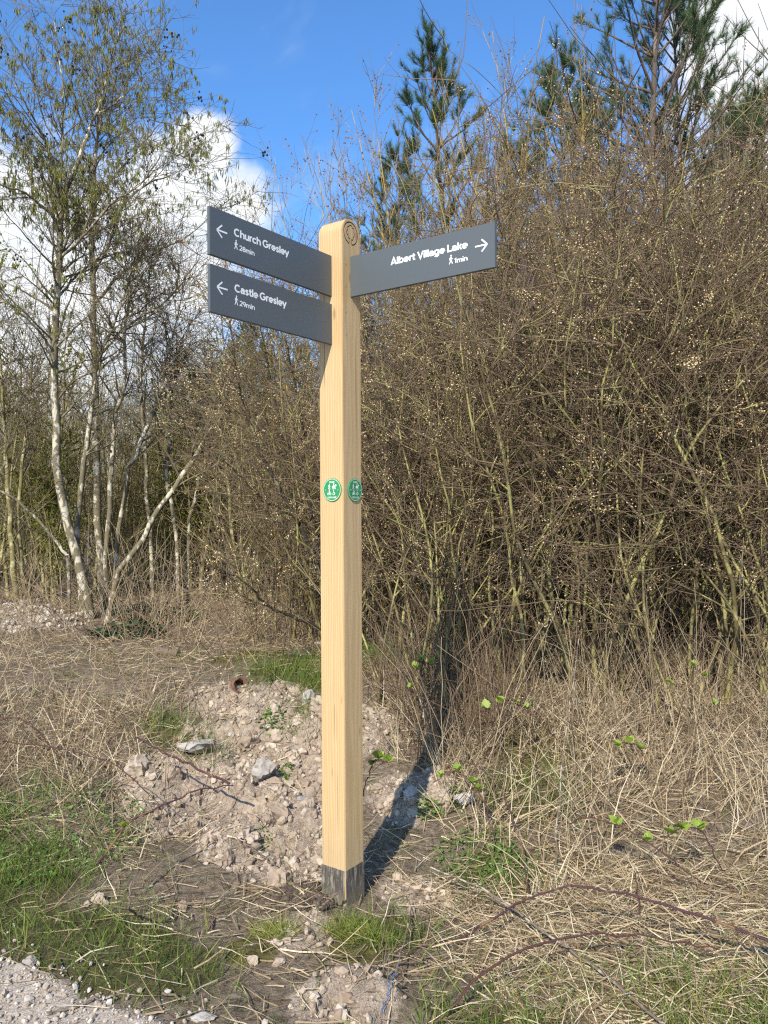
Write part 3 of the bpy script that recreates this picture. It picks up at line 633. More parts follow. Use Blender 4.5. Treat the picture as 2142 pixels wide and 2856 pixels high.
def needle_shoots(buf, rng, P, per, nl, t0=.30):
    """needle brushes along the outer part of each shoot P (M,N,3)"""
    M = len(P); idx = np.repeat(np.arange(M), per); n = len(idx); t = rng.uniform(t0, 1, n); C, T = sample(P, idx, t)
    D = off_dir(rng, T, rng.uniform(.35, .95, n)); D[:, 2] += .06; D = nrm(D); L = nl*rng.uniform(.75, 1.2, n)
    s = nrm(np.cross(D, rng.normal(size=(n, 3))))*.0030
    V = np.stack([C - s, C + s, C + D*L[:, None]], 1); tn_ = np.clip(.25 + .55*rng.random(M)[idx]*t + .15*rng.random(n), 0, 1)
    buf.add(V, None, np.arange(n*3).reshape(-1, 3), np.repeat(tn_, 3))
def pine(seed, Ht, first, gapz, la, r0, limbs=5, per=105, nl=.135, twist=.8, big=False):
    rng = np.random.default_rng(seed); W = Buf(); Nd = Buf()
    P0, R0 = grow(rng, np.array([[0, 0, -.2]]), np.array([[0, 0, 1.]]), Ht + .2, 24, .012, .03, r0, .010); P0[:, :, :2] -= 0; tubes(W, P0, R0, 8, [1])
    z = first; S, D, L = [], [], []
    while z < Ht - .15:
        k = limbs + rng.integers(-1, 2); a0 = rng.uniform(0, 6.28); d = Ht - z; Lb = la*d**.72 + .18
        for j in range(k):
            a = a0 + j*6.283/k + rng.normal()*.25; inc = np.clip(.62 + d*.075, .6, 1.45) + rng.normal()*.08
            S.append(sample(P0, np.array([0]), np.array([(z + .2 + rng.normal()*.04)/(Ht + .2)]))[0][0]); D.append([math.cos(a)*math.sin(inc), math.sin(a)*math.sin(inc), math.cos(inc)]); L.append(Lb*rng.uniform(.6, 1.12))
        z += gapz*rng.uniform(.8, 1.25)*(1 if d > 2 else .7)
    S.append(P0[0, -1]); D.append([0, 0, 1.]); L.append(.35); S, D, L = np.array(S), np.array(D), np.array(L); n = len(S)
    P1, R1 = grow(rng, S, D, L, 10, .07, .055, np.clip(.009 + L*.010, .008, .035), .006); tubes(W, P1, R1, 5, np.full(n, .6))
    i1 = np.concatenate([np.full(int(2 + l*4.2), i) for i, l in enumerate(L)]); m = len(i1); t = rng.uniform(.35, 1, m)**.7; C, T = sample(P1, i1, t)
    P2, R2 = grow(rng, C, off_dir(rng, T, rng.uniform(.35, .95, m)), rng.uniform(.20, .48, m)*(1.3 - .5*t), 5, .10, .17, .007, .004); tubes(W, P2, R2, 3, np.full(m, .2))
    keep = rng.random(m) < .85
    needle_shoots(Nd, rng, P2[keep], per, nl); needle_shoots(Nd, rng, P1[:, -3:], per*2, nl, .1)
    return W, Nd
def make_pine(label, group=None, **k):
    W, Nd = pine(**k); e = empty('pine_tree', (0, 0, -50), label, 'tree', 'pines rising over the thicket'); obj('trunk_and_limbs', W.mesh('pine_wood', M_PINEB), e); obj('needles', Nd.mesh('pine_needles', M_NEEDLE, False), e); return e
GP_PINE = 'pines rising over the thicket'
pA = make_pine('young open-crowned pine standing straight behind the right hand blade', seed=5, Ht=9.3, first=3.0, gapz=.62, la=.60, r0=.085)
def spot(u, Y): return on(at(u, 1106, Y)[0], Y)
pA.location = spot(975, 13); pA.scale = (.95, .95, .93); pA.rotation_euler = (0, 0, .7)
pB = make_pine('big pine with long bare limbs at the upper right', seed=9, Ht=12.6, first=3.5, gapz=.55, la=.72, r0=.13, per=80, nl=.15)
pB.location = spot(1412, 14); pB.rotation_euler = (0, 0, 2.2)
pC = make_pine('dense dark pine cut off by the right edge of the picture', seed=14, Ht=9.5, first=1.8, gapz=.42, la=.55, r0=.10, per=90)
pC.location = spot(1690, 15.5); pC.scale = (1, 1, 1.0)
dup(pB, spot(1470, 15.8), 4.4, .93, 'second trunk of pine close behind the big pine at upper right', GP_PINE)
for u, Y, top, rz, src, lab in ((1225, 16, 150, 1.1, pA, 'slim pine showing between the bare shrub tops and the big pine'), (1085, 17.5, 330, 3.0, pC, 'low pine half hidden by bare shrub tops right of the young pine'),
        (1590, 19, 235, 5.1, pC, 'dark pine in the gap between the big pine and the right edge'), (1320, 18, 230, .4, pC, 'shaded pine low behind the left limbs of the big pine'), (850, 17, 330, 2.0, pA, 'pine behind the lichen-covered shrub tops left of the young pine'),
        (556, 27, 700, 1.7, pC, 'small far pine seen just below the lower left blade'), (492, 30, 742, 4.0, pA, 'smaller far pine left of the one below the lower left blade'), (652, 25, 752, 2.6, pC, 'far pine close against the left side of the post'), (600, 32, 760, .3, pA, 'faint far pine between two others below the lower left blade')):
    ht = 9.4; zt = at(u, top, Y)[2]; p = spot(u, Y); dup(src, p, rz, (zt - p[2])/ht, lab, GP_PINE)

# sallow-like upright shrubs with orange lichen
GS = 'tall upright lichen-covered shrubs behind the post'
sal = [make_tips('tall_shrub', 'x', 'shrub', GS, M_SALLOW, 'tip_buds', M_TIPBUD, seed=30+i, n0=6, L0=6.4, spread=.35, n1=60, n2=520, n3=500, r0=.022, nleaf=900, up=.07, lsize=.010, tilt=.16, a1=(.3, .62)) for i in range(3)]
SAL = [(655, 9.0, 345, 'upright lichen-yellow shrub nearest the left blades, against blue sky'), (720, 9.6, 290, 'upright lichen-yellow shrub rising just left of the post top'), (800, 9.2, 195, 'tall lichen-yellow shrub directly above the post top'),
       (870, 10.2, 330, 'bushy lichen shrub right of the post top, below the young pine'), (1010, 9.4, 150, 'tall lichen shrub with brown tip buds right of the young pine'), (1075, 10.0, 200, 'lichen shrub between the tallest spire and the young pine'),
       (1122, 9.6, 85, 'lichen shrub with the tallest bare spire against blue sky'), (1190, 9.8, 150, 'lichen shrub right of the tallest bare spire'), (1260, 10.3, 240, 'lichen shrub left of the big pine limbs'), (940, 10.6, 300, 'lichen shrub in front of the young pine trunk'), (1350, 10.5, 330, 'lichen shrub below the limbs of the big pine'), (1520, 10.4, 400, 'lichen shrub between the big pine and the right edge')]
for i, (u, Y, top, lab) in enumerate(SAL):
    p = spot(u, Y); sc = (at(u, top, Y)[2] - p[2])/6.15; o = sal[i] if i < 3 else dup(sal[i % 3], p, i*2.1, sc, lab, GS)
    o.location = p; o.rotation_euler = (0, 0, i*2.1); o.scale = (sc, sc, sc); o['label'] = lab

# blackthorn thicket
GB = 'blackthorn shrubs of the thicket'
bt = [make_blackthorn(50+i) for i in range(4)]
BT_FRONT = [(.28, 5.35, .70, 'low budding blackthorn next to the right side of the post'), (.98, 5.45, .84, 'budding blackthorn second from the post in the front of the thicket'), (1.62, 5.3, .90, 'budding blackthorn in the middle of the thicket front, third from the post'),
            (2.25, 5.2, .96, 'budding blackthorn fourth from the post in the thicket front'), (2.85, 5.15, .98, 'budding blackthorn at the right edge of the picture, thick with pale buds'), (3.5, 6.2, 1.08, 'rightmost blackthorn of the thicket, partly outside the frame'),
            (-.25, 6.7, .74, 'dark-stemmed blackthorn leaning left behind the post'), (-.85, 7.4, .70, 'loose blackthorn left of the post under the lower blade'), (-.55, 8.2, .78, 'blackthorn behind the loose one under the lower left blade')]
k = 0
for x, y, s, lab in BT_FRONT:
    o = bt[k] if k < 4 else dup(bt[k % 4], (0, 0, 0), 0, 1, lab, GB)
    o.location = on(x, y, -.03); o.rotation_euler = (0, 0, k*1.7); o.scale = (s, s, s); o['label'] = lab; o['group'] = GB; k += 1
for x, y, s in ((.75, 6.9, .95), (1.4, 6.8, 1.05), (2.05, 6.7, 1.12), (2.7, 6.8, 1.12), (3.4, 7.0, 1.15), (4.1, 7.3, 1.15), (.3, 7.6, .9), (1.1, 7.7, 1.1), (1.9, 7.8, 1.15), (2.9, 7.9, 1.2), (3.8, 8.2, 1.2), (4.7, 8.4, 1.25), (.7, 8.7, 1.05), (1.6, 8.9, 1.15), (2.5, 9.0, 1.25), (3.5, 9.3, 1.3), (4.6, 9.8, 1.3), (5.4, 9.2, 1.3)):
    dup(bt[k % 4], on(x, y, -.03), k*1.7, s, 'bare budding blackthorn deep in the tangle behind the front row right of the post', GB); k += 1

# thin saplings of the wood behind
GW = 'saplings of the wood behind'
sp_ = [make_tips('sapling', 'slender bare olive-grey sapling crowded in the wood behind', 'tree', GW, M_SAP, 'x', None, seed=70+i, n0=2+i % 2, L0=5.6, spread=.3, n1=46, n2=420, n3=700, r0=.030, up=.03, tilt=.18, a1=(.5, 1.0)) for i in range(3)]
rng = np.random.default_rng(4); spots = []
for _ in range(4000):
    y = rng.uniform(9.6, 34)**1.0; x = rng.uniform(-.62*y - .5, .40*y)
    if y < 12 and -4.2 < x < -1.0 and rng.random() < .55: continue
    if x > 1 and y > 20: continue
    if all((x-a)**2 + (y-b)**2 > (.42 + .018*y)**2 for a, b in spots): spots.append((x, y))
    if len(spots) >= 150: break
for i, (x, y) in enumerate(spots):
    s = rng.uniform(.72, 1.05)*(1 + max(0, y-16)*.012); o = sp_[i] if i < 3 else dup(sp_[i % 3], (0, 0, 0), 0, 1, sp_[0]['label'], GW)
    o.location = on(x, y); o.rotation_euler = (0, 0, rng.uniform(0, 6.28)); o.scale = (s, s, s*rng.uniform(.85, 1.05)); q = x/y
    zone_ = 'near the left edge of the picture' if q < -.36 else 'behind the pale alder trunks' if q < -.24 else 'between the alders and the post' if q < -.09 else 'straight behind the post' if q < .02 else 'hidden behind the blackthorn thicket'
    dep_ = 'front rank' if y < 13 else 'middle depth' if y < 20 else 'far back'; o['label'] = 'slender bare olive-grey sapling ' + zone_ + ', ' + dep_ + ' of the wood'; o['group'] = GW + ' ' + zone_ + ' ' + dep_
GU = 'bare understorey shrubs behind the alders'
us = [make_tips('understorey_shrub', 'x', 'shrub', GU, M_SAP, 'x', None, seed=120+i, n0=14, L0=3.7, spread=.7, n1=110, n2=800, n3=900, r0=.016, up=.02, tilt=.4, a1=(.4, 1.0)) for i in range(2)]
US = []
for _ in range(2000):
    y = rng.uniform(11.5, 19); x = rng.uniform(-.58*y, .02*y)
    if all((x-a)**2 + (y-b)**2 > .8 for a, b in US): US.append((x, y))
    if len(US) >= 34: break
for i, (x, y) in enumerate(US):
    q = x/y; z_ = 'at the left edge' if q < -.36 else 'behind the pale alder trunks' if q < -.22 else 'between the alders and the post' if q < -.08 else 'directly behind the post'; d_ = 'nearer' if y < 13 else 'farther'
    lab = 'many-stemmed brown bare shrub ' + z_ + ', one of the ' + d_ + ' ones'; o = us[i] if i < 2 else dup(us[i % 2], (0, 0, 0), 0, 1, lab); o['label'] = lab; o['group'] = GU + ' ' + z_ + ' ' + d_
    s = rng.uniform(.85, 1.2); o.location = on(x, y); o.rotation_euler = (0, 0, rng.uniform(0, 6.28)); o.scale = (s, s, s)
# trees just breaking into yellow-green leaf
GY = 'yellow-green trees coming into leaf'
yl = make_tips('leafing_tree', 'hazy yellow-green tree coming into leaf behind the pale trunks', 'tree', GY, M_SAP, 'young_leaves', M_YLEAF, seed=91, n0=4, L0=6.2, spread=.5, n1=70, n2=900, r0=.035, nleaf=9000, up=.0, lsize=.015, tilt=.3, a1=(.4, .9))
for i, (u, Y, top, lab) in enumerate(((430, 11.8, 640, None), (505, 12.6, 760, 'yellow-green leafing tree low behind the leaning pale trunk'), (30, 11.5, 520, 'yellow-green leafing tree at the left edge behind the alder'), (330, 12.2, 690, 'yellow-green leafing tree behind the middle of the pale trunks'), (640, 14, 800, 'yellow-green leafing tree just left of the post in the distance'), (120, 10.8, 820, 'low yellow-green leafing tree left of the tallest alder trunk'), (560, 11, 930, 'low yellow-green leafing tree under the lower left blade'))):
    p = spot(u, Y); s = (at(u, top, Y)[2] - p[2])/6.0; o = yl if i == 0 else dup(yl, p, i*1.9, s, lab, GY); o.location = p; o.scale = (s, s, s); o.rotation_euler = (0, 0, i*1.9)

# ------------------------------------------------------------------ the alder clump on the left, limbs drawn one by one
def limb(pts, Y, n=22, wob=.02, seed=0):
    """pts: (u, v, width in px[, depth offset]) on the 1659 grid -> centre line and radii in metres"""
    Yp = [Y + (p[3] if len(p) > 3 else 0) for p in pts]
    P = np.array([at(p[0], p[1], y) for p, y in zip(pts, Yp)]); R = np.array([p[2]*.43/1710*y for p, y in zip(pts, Yp)])
    q = spline(np.column_stack([P, R]), n); r = np.random.default_rng(seed); q[1:, :3] += r.normal(size=(n-1, 3))*wob*.3; return q[:, :3], np.maximum(q[:, 3], .003)
def drawn_tree(name, label, Y, limbs, seed, n1, n2, n3, cat=0, cones=0, wood=None, t0=.1, lo=.0, l1=(.5, 1.5), buds=0, twig=None, group='pale-barked alders on the left'):
    rng = np.random.default_rng(seed); Ls = [limb(l, Y, seed=seed*7+i) for i, l in enumerate(limbs)]; base = Ls[0][0][0].copy(); g = float(H(base[0], base[1]))
    P0 = np.stack([a for a, _ in Ls]) - np.array([base[0], base[1], g]); R0 = np.stack([b for _, b in Ls]); P0[0, 0, 2] = min(P0[0, 0, 2], -.1)
    T_, W, Ck, Co = Buf(), Buf(), Buf(), Buf(); tubes(T_, P0, R0, 9, np.ones(len(Ls)))
    w = np.linalg.norm(P0[:, -1] - P0[:, 0], axis=1); i0 = rng.choice(len(Ls), n1, p=w/w.sum()); t = rng.uniform(t0, 1, n1); t = np.where(i0 == 0, np.maximum(t, lo + (1-lo)*rng.random(n1)), t); C, T = sample(P0, i0, t)
    P1, R1 = grow(rng, C, off_dir(rng, T, rng.uniform(.5, 1.15, n1)), rng.uniform(*l1, n1)*(1.1 - .5*t), 9, .12, .04, np.minimum(srad(R0, i0, t)*.55, .014), .0022); tubes(W, P1, R1, 4, np.full(n1, .8))
    i1 = rng.integers(0, n1, n2); t = rng.uniform(.12, 1, n2); C, T = sample(P1, i1, t)
    P2, R2 = grow(rng, C, off_dir(rng, T, rng.uniform(.5, 1.1, n2)), rng.uniform(.15, .6, n2), 6, .13, .01, .0034, .0013); tubes(W, P2, R2, 3, rng.uniform(.1, .7, n2))
    i2 = rng.integers(0, n2, n3); t = rng.uniform(.2, 1, n3); C, T = sample(P2, i2, t)
    P3, R3 = grow(rng, C, off_dir(rng, T, rng.uniform(.5, 1.2, n3)), rng.uniform(.05, .22, n3), 4, .12, .0, .002, .0010); tubes(W, P3, R3, 3, rng.uniform(0, .5, n3))
    e = empty(name, (base[0], base[1], g), label, 'tree', group)
    obj('trunk', T_.mesh('alder_trunk', wood or M_ALDER), e); obj('branches', W.mesh('alder_branches', twig or M_ALDER2), e)
    if cat:
        z = P3[:, -1, 2]; pr = np.clip((z - 1.9)/1.5, 0, 1)*(.15 + vnoise(P3[:, -1, 0]*1.6 + 40, z*1.6)**2); ci = rng.choice(n3, cat//4, p=pr/pr.sum()); ci = np.repeat(ci, 4); m = len(ci)
        A = P3[ci, -1] + rng.normal(size=(m, 3))*.012; L = rng.uniform(.035, .085, m); D = nrm(np.stack([rng.normal(size=m)*.22, rng.normal(size=m)*.22, -np.ones(m)], -1))
        tt = np.linspace(0, 1, 4); Pc = A[:, None] + D[:, None]*L[:, None, None]*tt[None, :, None]; Rc = np.array([.0018, .0046, .0044, .001])[None]*rng.uniform(.8, 1.2, (m, 1)); tubes(Ck, Pc, Rc, 3, rng.random(m)); obj('catkins', Ck.mesh('alder_catkins', M_CATKIN), e)
    if buds:
        Bb = Buf(); w = (rng.random(n1)**1.8)[i1]; pk = np.repeat(rng.choice(n2, buds//4, p=w/w.sum()), 4); buds_on(Bb, rng, P2, pk, np.repeat(rng.uniform(.1, 1, buds//4), 4) + rng.normal(size=len(pk))*.03, .012, .0050, 0, 1); obj('flower_buds', Bb.mesh('bough_buds', M_BUD, False), e)
    if cones:
        pr = np.clip((P2[:, -1, 2] - 1.2)/2, .03, 1); ci = np.repeat(rng.choice(n2, cones//5, p=pr/pr.sum()), 5); m = len(ci); A = P2[ci, -1] + rng.normal(size=(m, 3))*.032; scatter(Co, rng, ICO1, A, rng.uniform(.9, 1.3, (m, 1))*np.array([.0105, .0105, .014]), rng.random(m), rot=False); obj('cones', Co.mesh('alder_cones', M_CONE), e)['kind'] = 'stuff'
    return e
drawn_tree('alder_tree', 'tallest pale-barked alder on the left with hanging catkins and dark cones', 8.5, [
    [(196, 1318, 27), (175, 1235, 24), (146, 1130, 22), (126, 1030, 21), (123, 940, 20), (121, 870, 19), (116, 790, 18), (121, 700, 17), (129, 560, 16), (131, 470, 15), (130, 420, 14)],
    [(131, 440, 13), (150, 385, 11), (172, 340, 10), (187, 298, 8.5, .1), (205, 250, 7, .2), (226, 190, 5, .3), (247, 110, 3, .3), (262, 20, 1.5, .3)],
    [(131, 430, 10), (118, 365, 8.5), (95, 300, 7, -.2), (75, 260, 5, -.3), (50, 215, 4, -.5), (22, 165, 2, -.6)],
    [(126, 480, 9), (92, 445, 7, -.2), (50, 415, 5.5, -.4), (5, 400, 4, -.6), (-45, 360, 2, -.7)],
    [(131, 420, 8), (133, 310, 6.5, .2), (137, 210, 5, .3), (126, 110, 3, .4), (111, 15, 1.5, .4)],
    [(205, 250, 5, .2), (250, 222, 4, .1), (300, 170, 2, 0)],
    [(129, 560, 8), (180, 510, 6, -.3), (240, 440, 5, -.4), (300, 400, 3.5, -.6), (350, 330, 2, -.7)],
    [(118, 760, 7), (70, 700, 5.5, -.3), (20, 660, 4, -.5), (-30, 640, 2, -.6)],
    [(122, 650, 7), (160, 600, 6, .4), (215, 560, 5, .5), (290, 540, 3, .6)]], 1, 120, 1150, 2600, cat=7600, cones=260, t0=.12, lo=.42)
drawn_tree('alder_tree', 'second tall alder with catkins standing just behind the tallest pale one', 10.2, [
    [(222, 1270, 20), (212, 1100, 19), (206, 900, 17), (203, 700, 15), (199, 560, 14), (197, 470, 12), (203, 360, 10), (212, 290, 7), (225, 220, 4), (240, 150, 2)],
    [(200, 600, 9), (236, 520, 8), (268, 440, 7, .2), (315, 400, 4.5, .3), (365, 380, 2, .3)], [(201, 660, 8), (262, 590, 7, -.3), (335, 545, 5, -.5), (420, 500, 3, -.6), (475, 430, 1.6, -.6)],
    [(200, 440, 7), (265, 360, 5, -.2), (325, 290, 3, -.3), (366, 243, 1.5, -.3)], [(199, 540, 6), (150, 480, 5, .3), (90, 430, 4, .5), (40, 330, 2, .6)], [(204, 780, 7), (280, 700, 6, .2), (360, 650, 4, .3), (430, 560, 2, .3)]], 2, 100, 1000, 2300, cat=6400, cones=160, t0=.15, lo=.4)
SMALL = [('slim pale-barked stem rising close right of the tallest alder', 8.7, [(178, 1290, 15), (168, 1176, 14), (176, 1054, 13), (185, 970, 12.5), (206, 835, 10), (223, 752, 8.5), (250, 690, 6), (290, 560, 3)], 40),
    ('upright pale-barked stem, first right of the alder base', 8.9, [(226, 1250, 13), (237, 1096, 12.5), (244, 970, 11), (252, 886, 10), (269, 836, 9), (268, 722, 8), (285, 620, 5), (300, 520, 2.5)], 40),
    ('crooked pale stem bending right behind the leaning trunk', 9.4, [(243, 1200, 12), (269, 1083, 12), (277, 1012, 11), (294, 983, 11), (319, 920, 10), (349, 844, 8), (353, 802, 7), (380, 700, 4), (400, 600, 2)], 40),
    ('pale trunk leaning far over to the right at the alder base', 8.4, [(226, 1265, 15), (302, 1176, 14.5), (332, 1117, 14), (378, 1050, 13), (420, 987, 12, .1), (462, 920, 9.5, .2), (490, 884, 6, .3), (560, 820, 3, .5)], 34),
    ('straight pale stem right of the leaning trunk, lichen white', 9.8, [(386, 1190, 10), (372, 1100, 10), (359, 1016, 9.5), (367, 949, 8), (372, 850, 6), (390, 740, 3)], 30),
    ('thin pale stem nearest the post among the alder stems', 10, [(405, 1196, 9), (414, 1096, 9), (445, 991, 7.5), (450, 900, 5), (470, 800, 2.5)], 28),
    ('thin white branch-like stem arching out to the left edge', 8.4, [(150, 1205, 8), (134, 1186, 8), (67, 1108, 7, -.1), (4, 1060, 5, -.2), (-60, 1040, 3, -.3)], 16),
    ('dull olive stem at the far left edge, left of its twin', 9.3, [(36, 1300, 15), (27, 1200, 14), (21, 1117, 12), (15, 1000, 10), (5, 850, 7), (-5, 700, 4)], 34),
    ('dull olive stem at the far left, right of its twin', 9.4, [(54, 1296, 13), (44, 1190, 12), (38, 1120, 10), (48, 1000, 8), (62, 880, 6), (70, 760, 3)], 34),
    ('grey stem standing between the tallest alder and its right hand neighbour', 11, [(330, 1215, 11), (318, 1080, 10), (312, 950, 9), (305, 800, 7.5), (318, 640, 5), (330, 540, 2.5)], 40)]
for i, (lab, Y, l, n1) in enumerate(SMALL): drawn_tree('young_alder', lab, Y, [l], 20+i, n1, n1*9, n1*16, t0=.18, lo=.25, l1=(.35, 1.1), wood=M_SAP if 'olive' in lab else None)

M_DARKB = bark('dark_thorn_bark', (.07, .052, .042), (.060, .048, .036), (.20, .18, .09), .15, 10)
drawn_tree('leaning_blackthorn', 'dark blackthorn boughs arching up to the left beside the post, dotted with pale buds', 6.0, [
    [(735, 1400, 11), (700, 1265, 10), (640, 1120, 9), (575, 1000, 8), (528, 880, 6), (505, 760, 4), (490, 660, 2)], [(700, 1265, 8), (660, 1060, 7, .2), (605, 910, 6, .3), (578, 780, 4, .4), (560, 700, 2, .4)], [(705, 1290, 8), (690, 1060, 7, .4), (652, 900, 6, .5), (622, 760, 4, .5), (610, 690, 2, .5)],
    [(728, 1375, 8), (640, 1335, 7, -.2), (580, 1310, 6, -.3), (540, 1270, 4.5, -.4), (470, 1225, 2.5, -.4)], [(640, 1120, 6), (560, 1070, 4.5, -.2), (480, 990, 3, -.3), (430, 940, 1.6, -.3)], [(690, 1060, 5, .4), (740, 900, 4, .3), (780, 780, 3, .2), (800, 700, 1.6, .2)]],
    61, 70, 620, 900, wood=M_DARKB, twig=M_THORN, buds=2400, t0=.12, lo=.1, l1=(.3, .9), group='blackthorn shrubs of the thicket')
drawn_tree('leaning_blackthorn', 'dark stemmed blackthorn rising close behind the right side of the post', 5.9, [
    [(960, 1440, 11), (930, 1300, 10), (885, 1150, 9), (850, 1010, 8), (835, 880, 6), (800, 760, 4), (785, 680, 2)], [(930, 1300, 8), (905, 1080, 7, .3), (930, 900, 6, .4), (915, 760, 4, .4), (890, 640, 2, .4)], [(885, 1150, 7), (830, 1060, 5.5, -.2), (800, 960, 4, -.3), (770, 880, 2, -.3)], [(950, 1400, 7), (1010, 1200, 6, .2), (1040, 1020, 5, .2), (1060, 860, 3, .2), (1070, 740, 1.6, .2)]],
    62, 60, 560, 800, wood=M_DARKB, twig=M_THORN, buds=2600, t0=.12, lo=.1, l1=(.3, .9), group='blackthorn shrubs of the thicket')

# ------------------------------------------------------------------ ground cover
rng = np.random.default_rng(77)
def dead(x, y):
    right = sstep((x - (-.16 + .36*(5.0 - y)) + .15*fbm(x*2, y*2+3, 2))/.3)*sstep((y - 2.85)/.6)
    left = sstep((-.86 - x - .2*fbm(x*2, y*2, 2))/.35)*sstep((y - 3.5)/.4)*(1 - .85*sstep((y - 5.0)/.7))
    return np.clip(np.maximum(np.maximum(right, left), .35*sstep((y - 5.9)/.5)), 0, 1)*(1 - .9*rubble(x, y)*(y < 8))*(1 - .75*green(x, y))*(1 - track(x, y))
def pts(n, x0, x1, y0, y1, f):
    x = rng.uniform(x0, x1, n); y = rng.uniform(y0, y1, n); k = rng.random(n) < f(x, y)
    pd = np.maximum(np.abs((x-PC[0])*N2[0] + (y-PC[1])*N2[1]), np.abs((x-PC[0])*N1[0] + (y-PC[1])*N1[1])); k &= pd > W2 + .012
    return x[k], y[k]
def blades(buf, x, y, L, tilt, droop, w, tint, n=4, wig=.12, up0=1., dz=-.01, lean=0):
    """ribbons that start near the ground; lean: how far neighbouring blades flop the same way"""
    M = len(x); S = np.stack([x, y, H(x, y) + dz], -1); a = rng.uniform(0, 2*math.pi, M); D = np.stack([np.cos(a)*tilt, np.sin(a)*tilt, np.full(M, up0)*np.ones(M)], -1)
    la = 9*fbm(x*.8 + 31, y*.8, 2) + 5*fbm(x*3, y*3 + 8, 2); D[:, 0] += lean*np.cos(la); D[:, 1] += lean*np.sin(la)
    P, _ = grow(rng, S, D, L, n, wig, -droop, 1, 1); P[:, :, 2] = np.maximum(P[:, :, 2], H(P[:, :, 0], P[:, :, 1]) + .004*np.arange(n)[None] + min(dz, 0))
    pr = np.linspace(1, 0, n)**.6; side = nrm(np.cross(P[:, -1] - P[:, 0], rng.normal(size=(M, 3)))); ribbons(buf, P, w[:, None]*pr[None], side, tint)
B = Buf()
def tone(M, mid, sd=.27): return np.clip(mid + sd*rng.normal(size=M), 0, 1)
x, y = pts(34000, -3.6, 4.6, 2.8, 6.4, lambda x, y: dead(x, y)*np.clip(.5 + 1.4*fbm(x*2.6, y*2.6, 3), .06, 1)); M = len(x); clump = fbm(x*2.3, y*2.3, 3); near = (.5 + .5*sstep((y - 3.1)/1.2))*(1 - .35*sstep((y - 4.9)/.8))
blades(B, x, y, rng.uniform(.10, .42, M)*(1 + .6*clump)*near, rng.uniform(.1, 1.5, M), .13, rng.uniform(.0012, .0034, M), tone(M, .55, .32), wig=.17, lean=.6)
x, y = pts(7500, -.2, 4.6, 3.5, 6.0, lambda x, y: dead(x, y)*np.clip(.5 + 1.2*fbm(x*1.7+4, y*1.7, 2), .1, 1)); M = len(x); blades(B, x, y, rng.uniform(.2, .62, M)*(1 - .45*sstep((y - 4.7)/.9)), rng.uniform(.1, .9, M), .06, rng.uniform(.0012, .0028, M), tone(M, .72, .25), 5, .12, lean=.4)
x, y = pts(36000, -3.8, 4.0, 2.15, 7.5, lambda x, y: (1 - track(x, y))*(.22 + .3*(y < 3.7) + .75*dead(x, y) + .35*(fbm(x*3, y*3, 2) > .0))*(1 - .72*rubble(x, y)*(fbm(x*5+9, y*5, 2) < .2))*(1 - .6*green(x, y))); M = len(x)
blades(B, x, y, rng.uniform(.04, .26, M), np.full(M, 1.), .0, rng.uniform(.0011, .0030, M), tone(M, .5, .32), 4, .16, .12, .012)
x, y = pts(10000, .0, 2.3, 2.15, 3.5, lambda x, y: np.clip(.9*sstep((x - .1 - .3*fbm(x*2, y*2, 2))/.3), 0, 1)); M = len(x); blades(B, x, y, rng.uniform(.05, .22, M), rng.uniform(.8, 2, M), .1, rng.uniform(.0010, .0026, M), tone(M, .58, .32), 4, .2, .5, .0)
x, y = pts(12000, -6, 3, 7.0, 13, lambda x, y: np.full(x.shape, .75)); M = len(x); blades(B, x, y, rng.uniform(.10, .30, M), rng.uniform(.7, 2., M), .16, rng.uniform(.002, .0045, M), tone(M, .5, .3), wig=.15, lean=.4)
tag(obj('dead_grass', B.mesh('dead_grass', M_STRAW, False)), 'tangled straw-coloured dead grass covering the bank', 'dead grass', kind='stuff')
B = Buf()
x, y = pts(80000, -3.2, 2.6, 2.2, 6.8, lambda x, y: np.clip(green(x, y)*(.8 + .5*fbm(x*6, y*6, 2)), 0, 1)*(1 - track(x, y))); M = len(x); sh = np.where(y < 3.3, .75, 1.25)*np.where(x > 0, .8, 1.)
blades(B, x, y, rng.uniform(.05, .19, M)*sh, rng.uniform(.1, 1.0, M), .10, rng.uniform(.0010, .0022, M), np.clip(.48 + .24*rng.normal(size=M) + .2*fbm(x*4, y*4, 2), 0, .97))
x, y = pts(26000, -3, 3, 2.2, 6.8, lambda x, y: .34*(1 - track(x, y))*(fbm(x*3+7, y*3, 3) > -.08)*(1 - .6*rubble(x, y))); M = len(x); blades(B, x, y, rng.uniform(.04, .14, M), rng.uniform(.2, 1.2, M), .1, rng.uniform(.0010, .0020, M), np.clip(.55 + .25*rng.normal(size=M), 0, 1))
for cx, cy, r, n, tn in ((-.135, 3.03, .10, 500, .95), (-.42, 3.0, .07, 420, 1.0), (-.02, 2.98, .06, 200, .8)):   # yellowing tufts at the post foot
    a = rng.uniform(0, 6.28, n); q = r*np.sqrt(rng.random(n)); x, y = cx + q*np.cos(a), cy + q*np.sin(a)*.5; blades(B, x, y, rng.uniform(.05, .12, n), rng.uniform(.4, 1.3, n), .16, rng.uniform(.0010, .0016, n), np.clip(tn + .12*rng.normal(size=n) - .25*(rng.random(n) < .4), 0, 1))
x, y = pts(9000, .1, 2.2, 2.15, 3.2, lambda x, y: np.clip(.75*sstep((2.95 - y + .3*fbm(x*2+5, y*2, 2))/.5), 0, 1)*(fbm(x*4, y*4, 2) > -.25)); M = len(x); blades(B, x, y, rng.uniform(.06, .17, M), rng.uniform(.2, 1.2, M), .1, rng.uniform(.0010, .0020, M), np.clip(.62 + .25*rng.normal(size=M), 0, 1), lean=.4)
tag(obj('green_grass', B.mesh('green_grass', M_GRASS, False)), 'short fresh green grass growing in patches', 'grass', kind='stuff')
